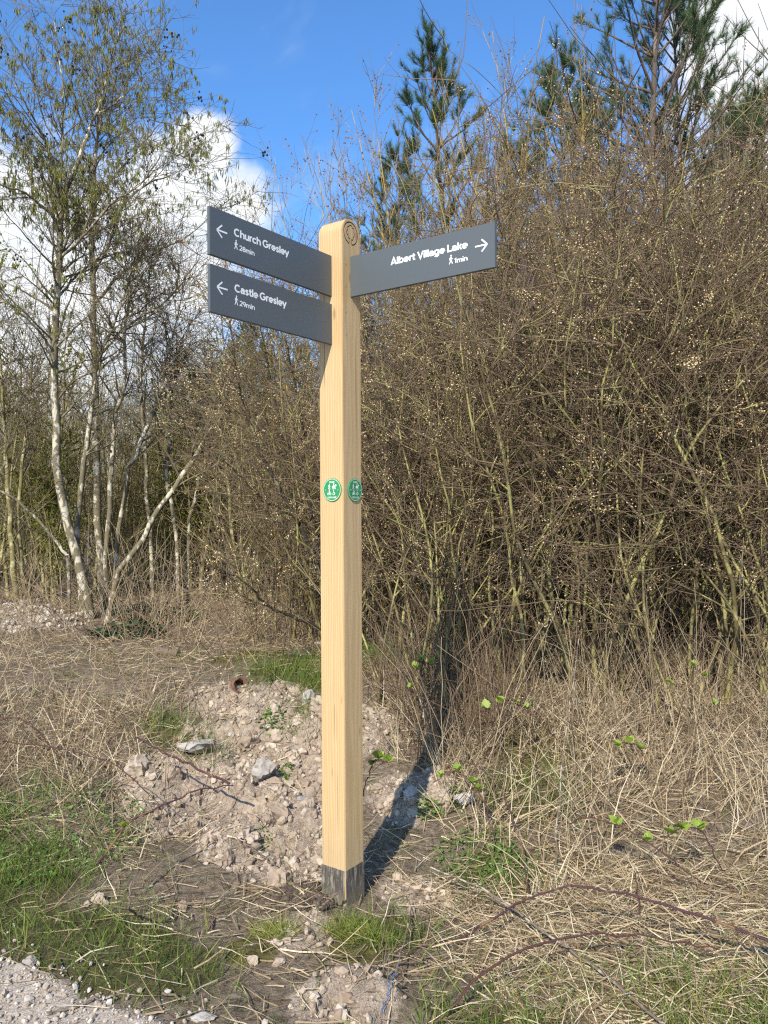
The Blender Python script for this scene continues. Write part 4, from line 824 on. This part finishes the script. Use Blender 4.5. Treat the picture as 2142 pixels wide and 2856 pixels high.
# dead bramble and nettle stems standing round the tree bases
B = Buf()
def stems(n, x0, x1, y0, y1, f, L, tilt, droop, r, t0, t1):
    x, y = pts(n, x0, x1, y0, y1, f); M = len(x); a = rng.uniform(0, 6.28, M); tl = rng.uniform(*tilt, M); S = np.stack([x, y, H(x, y) - .03], -1)
    P, R = grow(rng, S, np.stack([tl*np.cos(a), tl*np.sin(a), np.ones(M)], -1), rng.uniform(*L, M), 8, .10, -droop, rng.uniform(*r, M), .0012); P[:, :, 2] = np.maximum(P[:, :, 2], H(P[:, :, 0], P[:, :, 1])); tubes(B, P, R, 3, rng.uniform(t0, t1, M))
stems(700, -5, -1.0, 6.9, 9.6, lambda x, y: np.full(x.shape, .8), (.4, 1.3), (0, .9), .10, (.0022, .0042), .2, 1)
stems(1000, -3.4, -.8, 3.9, 6.6, lambda x, y: .7*dead(x, y)+.06, (.25, .8), (0, .9), .08, (.0016, .0034), .1, .9)
stems(700, -.15, .9, 4.5, 5.7, lambda x, y: dead(x, y), (.3, .8), (0, .8), .05, (.0015, .003), .0, .5)
stems(1300, .0, 4.4, 3.9, 6.4, lambda x, y: dead(x, y), (.5, 1.3), (0, .8), .06, (.0015, .0032), .1, 1)
stems(900, -1.4, 4.5, 6.0, 9.5, lambda x, y: np.full(x.shape, .8), (.5, 1.8), (0, .7), .05, (.002, .004), .0, .6)
tag(obj('dead_stems', B.mesh('dead_stems', M_STEM)), 'thin brown dead stems standing and arching among the shrubs', 'dead stems', kind='stuff')

# gravel on the track, crumbled rubble round the post
B = Buf(); T1 = rock_templates(rng, ICO1, 10, 5)
x = rng.uniform(-2.6, .5, 15000); y = rng.uniform(1.9, 3.3, 15000); tr = track(x, y); dd = (-.98 - x)*.52 + (2.60 - y)*.86; k = rng.random(15000) < np.where(tr > .5, .85, .75*np.exp(np.minimum(dd, 0)/.05)); x, y = x[k], y[k]; M = len(x); s = .003 + .011*rng.random(M)**3.5; s = np.where(rng.random(M) < .02, s*1.8, s)
scatter(B, rng, ICO1, np.stack([x, y, H(x, y) + .006 + s*.3], -1), s[:, None]*rng.uniform(.6, 1.2, (M, 3)), rng.random(M), T1)
x, y = pts(1500, -6.5, -3, 7.6, 9.6, lambda x, y: gauss(x, y, RUB) > .35); M = len(x); s = rng.uniform(.01, .035, M); scatter(B, rng, ICO1, np.stack([x, y, H(x, y) + s*.3], -1), s[:, None]*rng.uniform(.6, 1.2, (M, 3)), rng.uniform(.5, 1, M), T1)
tag(obj('gravel', B.mesh('gravel', M_GRAVEL, False)), 'loose pale limestone gravel lying on the track', 'gravel', kind='stuff')
B = Buf(); T2 = rock_templates(rng, ICO2, 8, 8)
x, y = pts(30000, -2.2, 1.2, 2.2, 6.4, lambda x, y: sstep((rubble(x, y) - .25)/.4)*(1 - track(x, y))*(.55 + .6*(fbm(x*4, y*4, 2) > 0))); M = len(x); s = .004 + .020*rng.random(M)**3
scatter(B, rng, ICO1, np.stack([x, y, H(x, y) + s*.25], -1), s[:, None]*rng.uniform(.6, 1.2, (M, 3)), rng.random(M), T1)
x, y = pts(700, -1.8, .6, 3.2, 5.8, lambda x, y: .8*sstep((rubble(x, y) - .4)/.3)); M = len(x); s = rng.uniform(.014, .034, M); scatter(B, rng, ICO2, np.stack([x, y, H(x, y) + s*.2], -1), s[:, None]*rng.uniform(.6, 1.2, (M, 3)), rng.random(M), T2)
T3 = [V*(1 + .16*r_[:, None]) for V in rock_templates(rng, ICO3, 6, 6) for r_ in [rng.normal(size=len(ICO3[0]))*.6]]
x, y = pts(230, -1.7, .5, 3.4, 5.7, lambda x, y: .8*sstep((rubble(x, y) - .35)/.3)); M = len(x); s = rng.uniform(.03, .075, M); scatter(B, rng, ICO3, np.stack([x, y, H(x, y) - s*.1], -1), s[:, None]*rng.uniform(.6, 1.2, (M, 3)), rng.uniform(.1, .75, M), T3)
tag(obj('rubble', B.mesh('rubble', M_CLOD, False)), 'crumbled pinkish clay and stone rubble dug up beside the post', 'rubble', kind='stuff')
B = Buf(); n = 900; a = rng.uniform(0, 6.28, n); q = .17*np.sqrt(rng.random(n)); x, y = PC[0] - .16 + q*np.cos(a), PC[1] - .02 + q*np.sin(a)*.7
pd = np.maximum(np.abs((x-PC[0])*N2[0] + (y-PC[1])*N2[1]), np.abs((x-PC[0])*N1[0] + (y-PC[1])*N1[1])); k = pd > W2 + .012; x, y = x[k], y[k]; n = len(x); s = rng.uniform(.004, .013, n)
scatter(B, rng, ICO1, np.stack([x, y, H(x, y) + s*.4], -1), s[:, None]*rng.uniform(.7, 1.2, (n, 3)), rng.random(n), T1)
tag(obj('dark_soil', B.mesh('dark_soil', M_DARKSOIL, False)), 'crumbs of dark dug soil heaped against the foot of the post', 'soil', kind='stuff')

# single stones one can point at
GR = 'larger stones lying by the post'
def stone(u, v, w, h, label, seed, mat=M_ROCK, d=None, sink=.25, name='stone', flat=1):
    r = np.random.default_rng(seed); V = rock_templates(r, ICO3, 1, 10)[0]; V = V/np.abs(V).max(0); p = gp(u, v); b = Buf()
    V = V*(1 + .02*r.normal(size=(len(V), 1))); b.add(V*np.array([w/2, (d or w)/2, h/2]), None, ICO3[1], float(r.random())*.8)
    o = obj(name, b.mesh(name, mat, False)); o.location = (p[0], p[1], p[2] + h*(.5 - sink)); o.rotation_euler = (r.normal()*.12*flat, r.normal()*.12*flat, r.uniform(-.4, .4)); return tag(o, label, 'stone', GR)
STONES = [(668, 1518, .105, .15, 'rounded pale egg-shaped stone next to the left side of the post'), (421, 1622, .25, .11, 'wide flat-topped stone block below the green tuft in the rubble'), (570, 1675, .15, .15, 'sharp-edged grey stone tilted in the lower rubble'),
  (885, 1722, .09, .09, 'pale angular stone right of the post in its shadow'), (657, 1732, .10, .04, 'thin flat pale stone low in the rubble near the post'), (640, 1655, .06, .05, 'small grey stone right of the sharp-edged one'), (500, 1595, .05, .05, 'little beige stone right of the flat-topped block'),
  (600, 1598, .08, .06, 'lumpy beige clod above the sharp-edged stone'), (690, 1395, .10, .05, 'grey stone at the back edge of the rubble behind the post'), (212, 1950, .075, .055, 'brown clod sitting in the grass above the gravel corner'), (187, 1957, .035, .03, 'small clod touching the brown clod in the grass'),
  (228, 1958, .03, .035, 'small white upright stone below the brown clod in the grass'), (63, 2086, .055, .045, 'largest white stone in the gravel at the left edge'), (42, 2100, .04, .04, 'white stone leaning on the largest one in the gravel'), (440, 2200, .09, .03, 'flat pale stone at the bottom edge of the gravel'), (364, 2150, .032, .03, 'white pebble at the gravel edge near the dry stick'),
  (600, 2085, .05, .04, 'grey clod in the trodden soil below the post'), (545, 2082, .045, .035, 'beige clod left of the grey one below the post'), (395, 1963, .05, .04, 'round brown clod in the grass left of the post foot'), (1000, 1735, .12, .07, 'low grey stone under the bramble arch right of the post')]
for i, (u, v, w, h, lab) in enumerate(STONES): stone(u, v, w, h, lab, 200+i, M_CLOD if 'clod' in lab else M_ROCK, d=w*.8)
stone(847, 1388, .34, .10, 'long weathered concrete slab lying behind the post', 240, d=.2, name='concrete_slab', flat=.2)
# broken clay pipe with a dark bore, half buried
p = gp(520, 1492); e = bmesh.new(); n = 18; A, Bn = [], []
for r_, zz in ((.060, 0), (.060, -.16), (.046, -.16), (.046, 0)): A.append([e.verts.new((r_*math.cos(t)*(1 + .05*math.sin(3*t)), r_*math.sin(t), zz + .008*math.sin(5*t + r_*90))) for t in np.linspace(0, 2*math.pi, n, endpoint=False)])
for i in range(n):
    for k in range(4): e.faces.new((A[k][i], A[k][(i+1) % n], A[(k+1) % 4][(i+1) % n], A[(k+1) % 4][i]))
o = bm_obj('clay_pipe', e, M_CLAY, None, True); o.location = (p[0], p[1], p[2] + .035); o.rotation_euler = (math.radians(72), .1, math.radians(38)); tag(o, 'broken red-brown clay pipe with a dark open end in the rubble', 'pipe')
# cut log
p = gp(362, 1416); e = bmesh.new(); prism(e, [(.028*math.cos(t)*(1 + .1*math.sin(2*t)), .028*math.sin(t)) for t in np.linspace(0, 2*math.pi, 12, endpoint=False)], lambda a, b, d: (d, a, b), -.12, .12); o = bm_obj('cut_log', e, M_STICK, None, False); o.location = (p[0], p[1], p[2] + .03); o.rotation_euler = (0, .05, -.5); tag(o, 'short pale cut log lying behind the grass tuft', 'log')

# sticks and canes
def cane(name, pts_, Ys, r0, r1, mat, label, cat, group, n=18, lift=0, leaves=(), seed=0, ground_=False, k=5):
    """a stem through points of the photograph, each at its own distance (None: lying on the ground)"""
    P = np.array([(gp(u, v) + np.array([0, 0, r0 + lift])) if Y is None else at(u, v, Y*(.90 if leaves else 1)) for (u, v), Y in zip(pts_, Ys)]); q = spline(P, n); r = np.random.default_rng(seed); q[1:-1] += r.normal(size=(n-2, 3))*.0035
    base = P[0].copy(); b = Buf(); tubes(b, (q - base)[None], np.linspace(r0, r1, n)[None], k, [float(r.random())])
    if name == 'bramble_cane':
        m_ = 70; ti = r.random(m_); C_, T_ = sample((q - base)[None], np.zeros(m_, int), ti); D_ = off_dir(r, T_, np.full(m_, 1.2)); tubes(b, np.stack([C_, C_ + D_*.006, C_ + D_*.011 + np.array([0, 0, -.002])], 1), np.tile([.0016, .0009, .0002], (m_, 1)), 3, r.random(m_))
    if not leaves: o = obj(name, b.mesh(name, mat)); o.location = base; return tag(o, label, cat, group)
    e = empty(name, tuple(base), label, cat, group); obj('stem', b.mesh(name+'_stem', mat), e)
    for t, s in leaves: leaf_spray(e, *[a[0] for a in sample((q - base)[None], np.array([0]), np.array([t]))], s, r)
    return e
def leaflet_mesh():
    """toothed folded leaflet, unit length along +y"""
    n = 9; t = np.linspace(0, 1, n); w = .40*np.sin(np.pi*t**.75)*(1 + .28*(np.arange(n) % 2)); V, Q = [], []
    for i in range(n): V += [(-w[i], t[i], .10*w[i]*2 - .12*t[i]**2), (0, t[i], -.12*t[i]**2), (w[i], t[i], .10*w[i]*2 - .12*t[i]**2)]
    for i in range(n-1): Q += [(3*i, 3*i+1, 3*i+4, 3*i+3), (3*i+1, 3*i+2, 3*i+5, 3*i+4)]
    b = Buf(); b.add(V, Q); return b.mesh('leaf', M_BRLEAF)
LEAFLET = leaflet_mesh()
def leaf_spray(e, C, T, s, r):
    for a in (0, 1.0, -1.0, 2.1, -2.1):
        o = obj('leaf', LEAFLET, e); o.location = Vector(C) + Vector((0, 0, .006)); k = .95*s*(1 if a == 0 else .75)*r.uniform(.7, 1.2); o.scale = (k, k, k)
        o.rotation_euler = (r.uniform(.5, 1.3), r.normal()*.3, a + r.uniform(0, 6.28)*0 + r.normal()*.25 + math.pi*(r.random() < .5))
GC = 'bramble canes'
cane('bramble_cane', [(1690, 2045), (1543, 1990), (1404, 1945), (1270, 1917), (1198, 1920), (1103, 1956)], [3.0, 3.05, 3.15, 3.2, 3.2, 3.2], .0058, .0032, M_CANE, 'thick purple bramble cane sloping to the right edge', 'bramble', GC, leaves=((.02, .05),), seed=1)
cane('bramble_cane', [(942, 2207), (1081, 2079), (1198, 2031), (1348, 2018), (1470, 2037), (1554, 2051)], [2.48, 2.62, 2.72, 2.78, 2.78, 2.75], .0050, .0025, M_CANE, 'red bramble cane arching low across the lower right', 'bramble', GC, seed=2)
cane('bramble_cane', [(935, 1690), (981, 1664), (1025, 1700), (1056, 1756), (1059, 1815)], [4.25, 4.2, 4.1, 4.05, 4.0], .0018, .0040, M_CANE, 'dark bramble cane hooking over right of the post with light green leaves', 'bramble', GC, leaves=((.08, .045), (.3, .05), (.45, .045), (.55, .04)), seed=3)
cane('bramble_cane', [(1003, 1640), (1070, 1683), (1098, 1745), (1125, 1828), (1153, 1984)], [4.0, 3.8, 3.65, 3.5, 3.2], .0022, .0040, M_CANE, 'slender dark cane dropping steeply to the ground right of the leafy herbs', 'bramble', GC, seed=4)
cane('bramble_cane', [(1230, 1780), (1270, 1765), (1348, 1787), (1431, 1840), (1515, 1904)], [3.85, 3.8, 3.75, 3.65, 3.5], .0035, .0025, M_CANE, 'purple cane with yellow-green leaves in the dead grass at right', 'bramble', GC, leaves=((.45, .055), (.66, .05)), seed=5)
cane('bramble_cane', [(1385, 2005), (1380, 1940), (1379, 1884), (1470, 1901), (1543, 1934)], [3.1, 3.1, 3.1, 3.1, 3.1], .0028, .0018, M_CANE, 'short red cane bent at a right angle in the dead grass', 'bramble', GC, seed=6)
cane('bramble_cane', [(900, 2050), (981, 2034), (1047, 1995), (1136, 1945)], [None, None, 3.0, 3.1], .0065, .0035, M_CANE, 'stout dark cane end lying on the soil right of the post', 'bramble', GC, seed=7)
cane('bramble_cane', [(286, 1583), (336, 1617), (399, 1646), (496, 1693)], [4.35, 4.25, 4.15, 4.05], .0045, .0065, M_CANE, 'purple bramble cane leaning across the rubble left of the post', 'bramble', GC, seed=8)
cane('bramble_cane', [(210, 1868), (277, 1781), (357, 1739), (420, 1709), (504, 1697)], [3.4, 3.6, 3.75, 3.85, 3.95], .0050, .0028, M_CANE, 'long dark cane rising from the left grass towards the rubble', 'bramble', GC, leaves=((.22, .04),), seed=9)
cane('bramble_cane', [(-30, 1575), (25, 1548), (76, 1573), (130, 1640)], [4.4, 4.4, 4.35, 4.3], .0042, .0025, M_CANE, 'dark bramble arch at the left edge in the dead grass', 'bramble', GC, seed=10)
cane('bramble_cane', [(-20, 1600), (105, 1613), (189, 1630), (252, 1655), (330, 1720)], [4.2, 4.15, 4.1, 4.05, 3.95], .0030, .0020, M_CANE, 'thin red cane lying across the dead grass on the left', 'bramble', GC, seed=11)
cane('bramble_cane', [(1205, 1600), (1140, 1535), (1095, 1518), (1030, 1540)], [4.9, 4.8, 4.75, 4.7], .0025, .0015, M_CANE, 'leafy bramble spray with four yellow-green leaves in the middle of the bank', 'bramble', GC, leaves=((.35, .055), (.55, .055), (.72, .06), (.9, .05)), seed=12)
cane('bramble_cane', [(1400, 1680), (1385, 1620), (1350, 1605), (1330, 1620)], [4.5, 4.5, 4.45, 4.4], .0025, .0015, M_CANE, 'bright leafy bramble tip below the mossy patch at right', 'bramble', GC, leaves=((.35, .06), (.6, .06), (.9, .055)), seed=13)
cane('bramble_cane', [(1560, 1880), (1520, 1800), (1470, 1790), (1440, 1810)], [3.7, 3.65, 3.6, 3.55], .0025, .0015, M_CANE, 'leafy bramble tip near the right edge above the purple cane', 'bramble', GC, leaves=((.4, .06), (.65, .055), (.9, .055)), seed=14)
cane('bramble_cane', [(785, 1720), (800, 1660), (815, 1640), (840, 1650)], [4.0, 3.95, 3.9, 3.9], .0022, .0014, M_CANE, 'small leafy bramble close against the right side of the post', 'bramble', GC, leaves=((.4, .045), (.65, .05), (.95, .045)), seed=15)
cane('bramble_cane', [(1560, 1560), (1535, 1500), (1500, 1440), (1440, 1490)], [5.0, 5.0, 4.9, 4.8], .0025, .0012, M_CANE, 'tall thin bramble with small leaves at the foot of the right thicket', 'bramble', GC, leaves=((.2, .04), (.5, .045), (.7, .04), (.95, .045)), seed=16)
cane('bramble_cane', [(880, 1570), (890, 1480), (905, 1430), (935, 1435)], [5.2, 5.2, 5.1, 5.0], .0022, .0012, M_CANE, 'upright leafy bramble behind the post to its right', 'bramble', GC, leaves=((.3, .05), (.55, .05), (.75, .05), (.97, .05)), seed=17)
GF = 'fallen sticks'
cane('fallen_stick', [(930, 1873), (1047, 1923), (1181, 2018), (1292, 2096), (1450, 2225)], [3.35, 3.2, 2.95, 2.75, 2.45], .0038, .0062, M_STICK, 'long grey stem slanting down to the bottom edge at right', 'stick', GF, seed=21)
cane('fallen_stick', [(285, 1905), (278, 1956), (303, 1984), (331, 2010)], [2.95, 2.9, None, None], .0035, .0060, M_STICK, 'crooked tan stick standing in the grass at lower left', 'stick', GF, seed=22)
cane('fallen_stick', [(100, 2199), (154, 2187), (219, 2166), (254, 2164)], [None]*4, .0065, .0035, M_STICK, 'brown stick lying on the gravel', 'stick', GF, seed=23, lift=.006)
cane('fallen_stick', [(350, 2152), (397, 2166), (453, 2197)], [None]*3, .0050, .0035, M_STICK, 'split pale stick at the edge of the gravel', 'stick', GF, seed=24, lift=.004)
cane('fallen_stick', [(570, 2010), (588, 2038), (651, 2036)], [None]*3, .0045, .0035, M_STICK, 'bent stick lying in front of the post', 'stick', GF, seed=25, lift=.004)
cane('fallen_stick', [(691, 1962), (728, 1928)], [3.12, 3.11], .0055, .0035, M_STICK, 'short stick propped against the foot of the post', 'stick', GF, seed=26)
cane('fallen_stick', [(481, 2077), (514, 2052), (588, 2038)], [None]*3, .0035, .0028, M_STICK, 'thin stick joining the bent one in front of the post', 'stick', GF, seed=27, lift=.004)
cane('fallen_stick', [(528, 1828), (584, 1872), (628, 1909)], [None]*3, .0045, .0038, M_STICK, 'straight grey stick on the soil left of the post foot', 'stick', GF, seed=28, lift=.012)
cane('fallen_stick', [(434, 1961), (458, 1989), (460, 2012)], [None]*3, .0040, .0030, M_STICK, 'short curved stick in the grass left of the bent one', 'stick', GF, seed=29, lift=.006)
cane('fallen_stick', [(836, 2157), (869, 2051), (892, 1956)], [2.55, 2.8, None], .0030, .0022, M_STICK, 'thin dark twig leading down to the blue twine', 'stick', GF, seed=30, lift=.01)
cane('fallen_stick', [(947, 1405), (975, 1494), (1003, 1645)], [5.0, 4.7, 4.3], .0020, .0042, M_STICK, 'pale bare stem standing in the grass right of the post', 'stick', GF, seed=31)
cane('fallen_stick', [(1250, 1380), (1225, 1560), (1205, 1750), (1198, 1950)], [4.6, 4.2, 3.8, 3.3], .0022, .0050, M_STICK, 'upright brown stem in the middle of the dead grass at right', 'stick', GF, seed=32)
cane('fallen_stick', [(1330, 1620), (1290, 1830), (1230, 1960)], [3.9, 3.6, 3.3], .0020, .0040, M_STICK, 'slanting brown stem right of the upright one', 'stick', GF, seed=33)
cane('fallen_stick', [(1440, 2040), (1410, 2110), (1400, 2205)], [2.9, 2.75, 2.55], .0020, .0028, M_STICK, 'thin straw-pale stem near the bottom edge at right', 'stick', GF, seed=34)
cane('blue_twine', [(826, 2215), (836, 2175), (846, 2140), (852, 2125)], [None]*4, .0016, .0016, M_TWINE, 'short strand of blue twine at the bottom edge', 'twine', None, seed=35, lift=.03)

# leafy herbs and ivy
def leaf_patch(name, u, v, r, n, s, mat, label, cat, seed, hmax):
    g = np.random.default_rng(seed); p = gp(u, v); b = Buf(); V0 = np.array([[0, 0, 0], [-.35, .35, .06], [-.22, .8, .0], [0, 1, -.1], [.22, .8, 0], [.35, .35, .06], [0, .5, -.03]]); F = np.array([[0, 6, 1], [1, 6, 2], [2, 6, 3], [3, 6, 4], [4, 6, 5], [5, 6, 0]])
    a = g.uniform(0, 6.28, n); q = r*np.sqrt(g.random(n)); C = np.stack([p[0] + q*np.cos(a), p[1] + q*np.sin(a), np.zeros(n)], -1); C[:, 2] = H(C[:, 0], C[:, 1]) + g.uniform(.005, 1, n)*hmax*(1 - .6*q/r) - p[2]; C[:, :2] -= p[:2]
    yaw = g.uniform(0, 6.28, n); tl = g.uniform(-.5, .9, n); Sx = s*g.uniform(.6, 1.3, n); V = V0[None]*Sx[:, None, None]; cy, sy, ct, st = np.cos(yaw), np.sin(yaw), np.cos(tl), np.sin(tl)
    X, Y, Z = V[..., 0], V[..., 1]*ct[:, None] - V[..., 2]*st[:, None], V[..., 1]*st[:, None] + V[..., 2]*ct[:, None]
    b.add(np.stack([X*cy[:, None] - Y*sy[:, None], X*sy[:, None] + Y*cy[:, None], Z], -1) + C[:, None], None, (np.arange(n)*7)[:, None, None] + F[None], np.repeat(g.random(n), 7))
    o = obj(name, b.mesh(name, mat)); o.location = tuple(p); return tag(o, label, cat)
leaf_patch('herb_plant', 1025, 1850, .20, 300, .020, M_HERB, 'clump of fresh ferny green leaves right of the post', 'plant', 1, .09)
leaf_patch('herb_plant', 930, 1755, .07, 170, .020, M_HERB, 'small ferny green plant behind the larger clump', 'plant', 2, .06)
leaf_patch('herb_plant', 980, 1730, .07, 130, .020, M_HERB, 'small green plant under the hooked cane', 'plant', 3, .06)
leaf_patch('herb_plant', 1100, 1880, .10, 200, .020, M_HERB, 'low green leaves at the foot of the dead grass', 'plant', 4, .05)
leaf_patch('herb_plant', 590, 1553, .09, 160, .024, M_HERB, 'low green weed in the middle of the rubble', 'plant', 5, .04)
leaf_patch('herb_plant', 615, 1670, .04, 60, .020, M_HERB, 'tiny bright weed beside the sharp-edged stone', 'plant', 6, .03)
leaf_patch('herb_plant', 100, 1800, .5, 1300, .020, M_HERB, 'spread of small green weeds in the left hand grass', 'plant', 7, .10)
leaf_patch('herb_plant', 560, 1840, .07, 120, .018, M_HERB, 'small green weed on the soil left of the post foot', 'plant', 8, .04)
leaf_patch('ivy', 275, 1375, .38, 420, .055, M_IVY, 'dark glossy ivy patch right of the alder base', 'ivy', 9, .16)
leaf_patch('ivy', 345, 1335, .5, 420, .055, M_IVY, 'dark ivy patch in the shade right of the other ivy', 'ivy', 10, .2)
leaf_patch('herb_plant', 830, 1420, .3, 420, .05, M_HERB, 'dark green nettles behind the post to its right', 'plant', 11, .12)
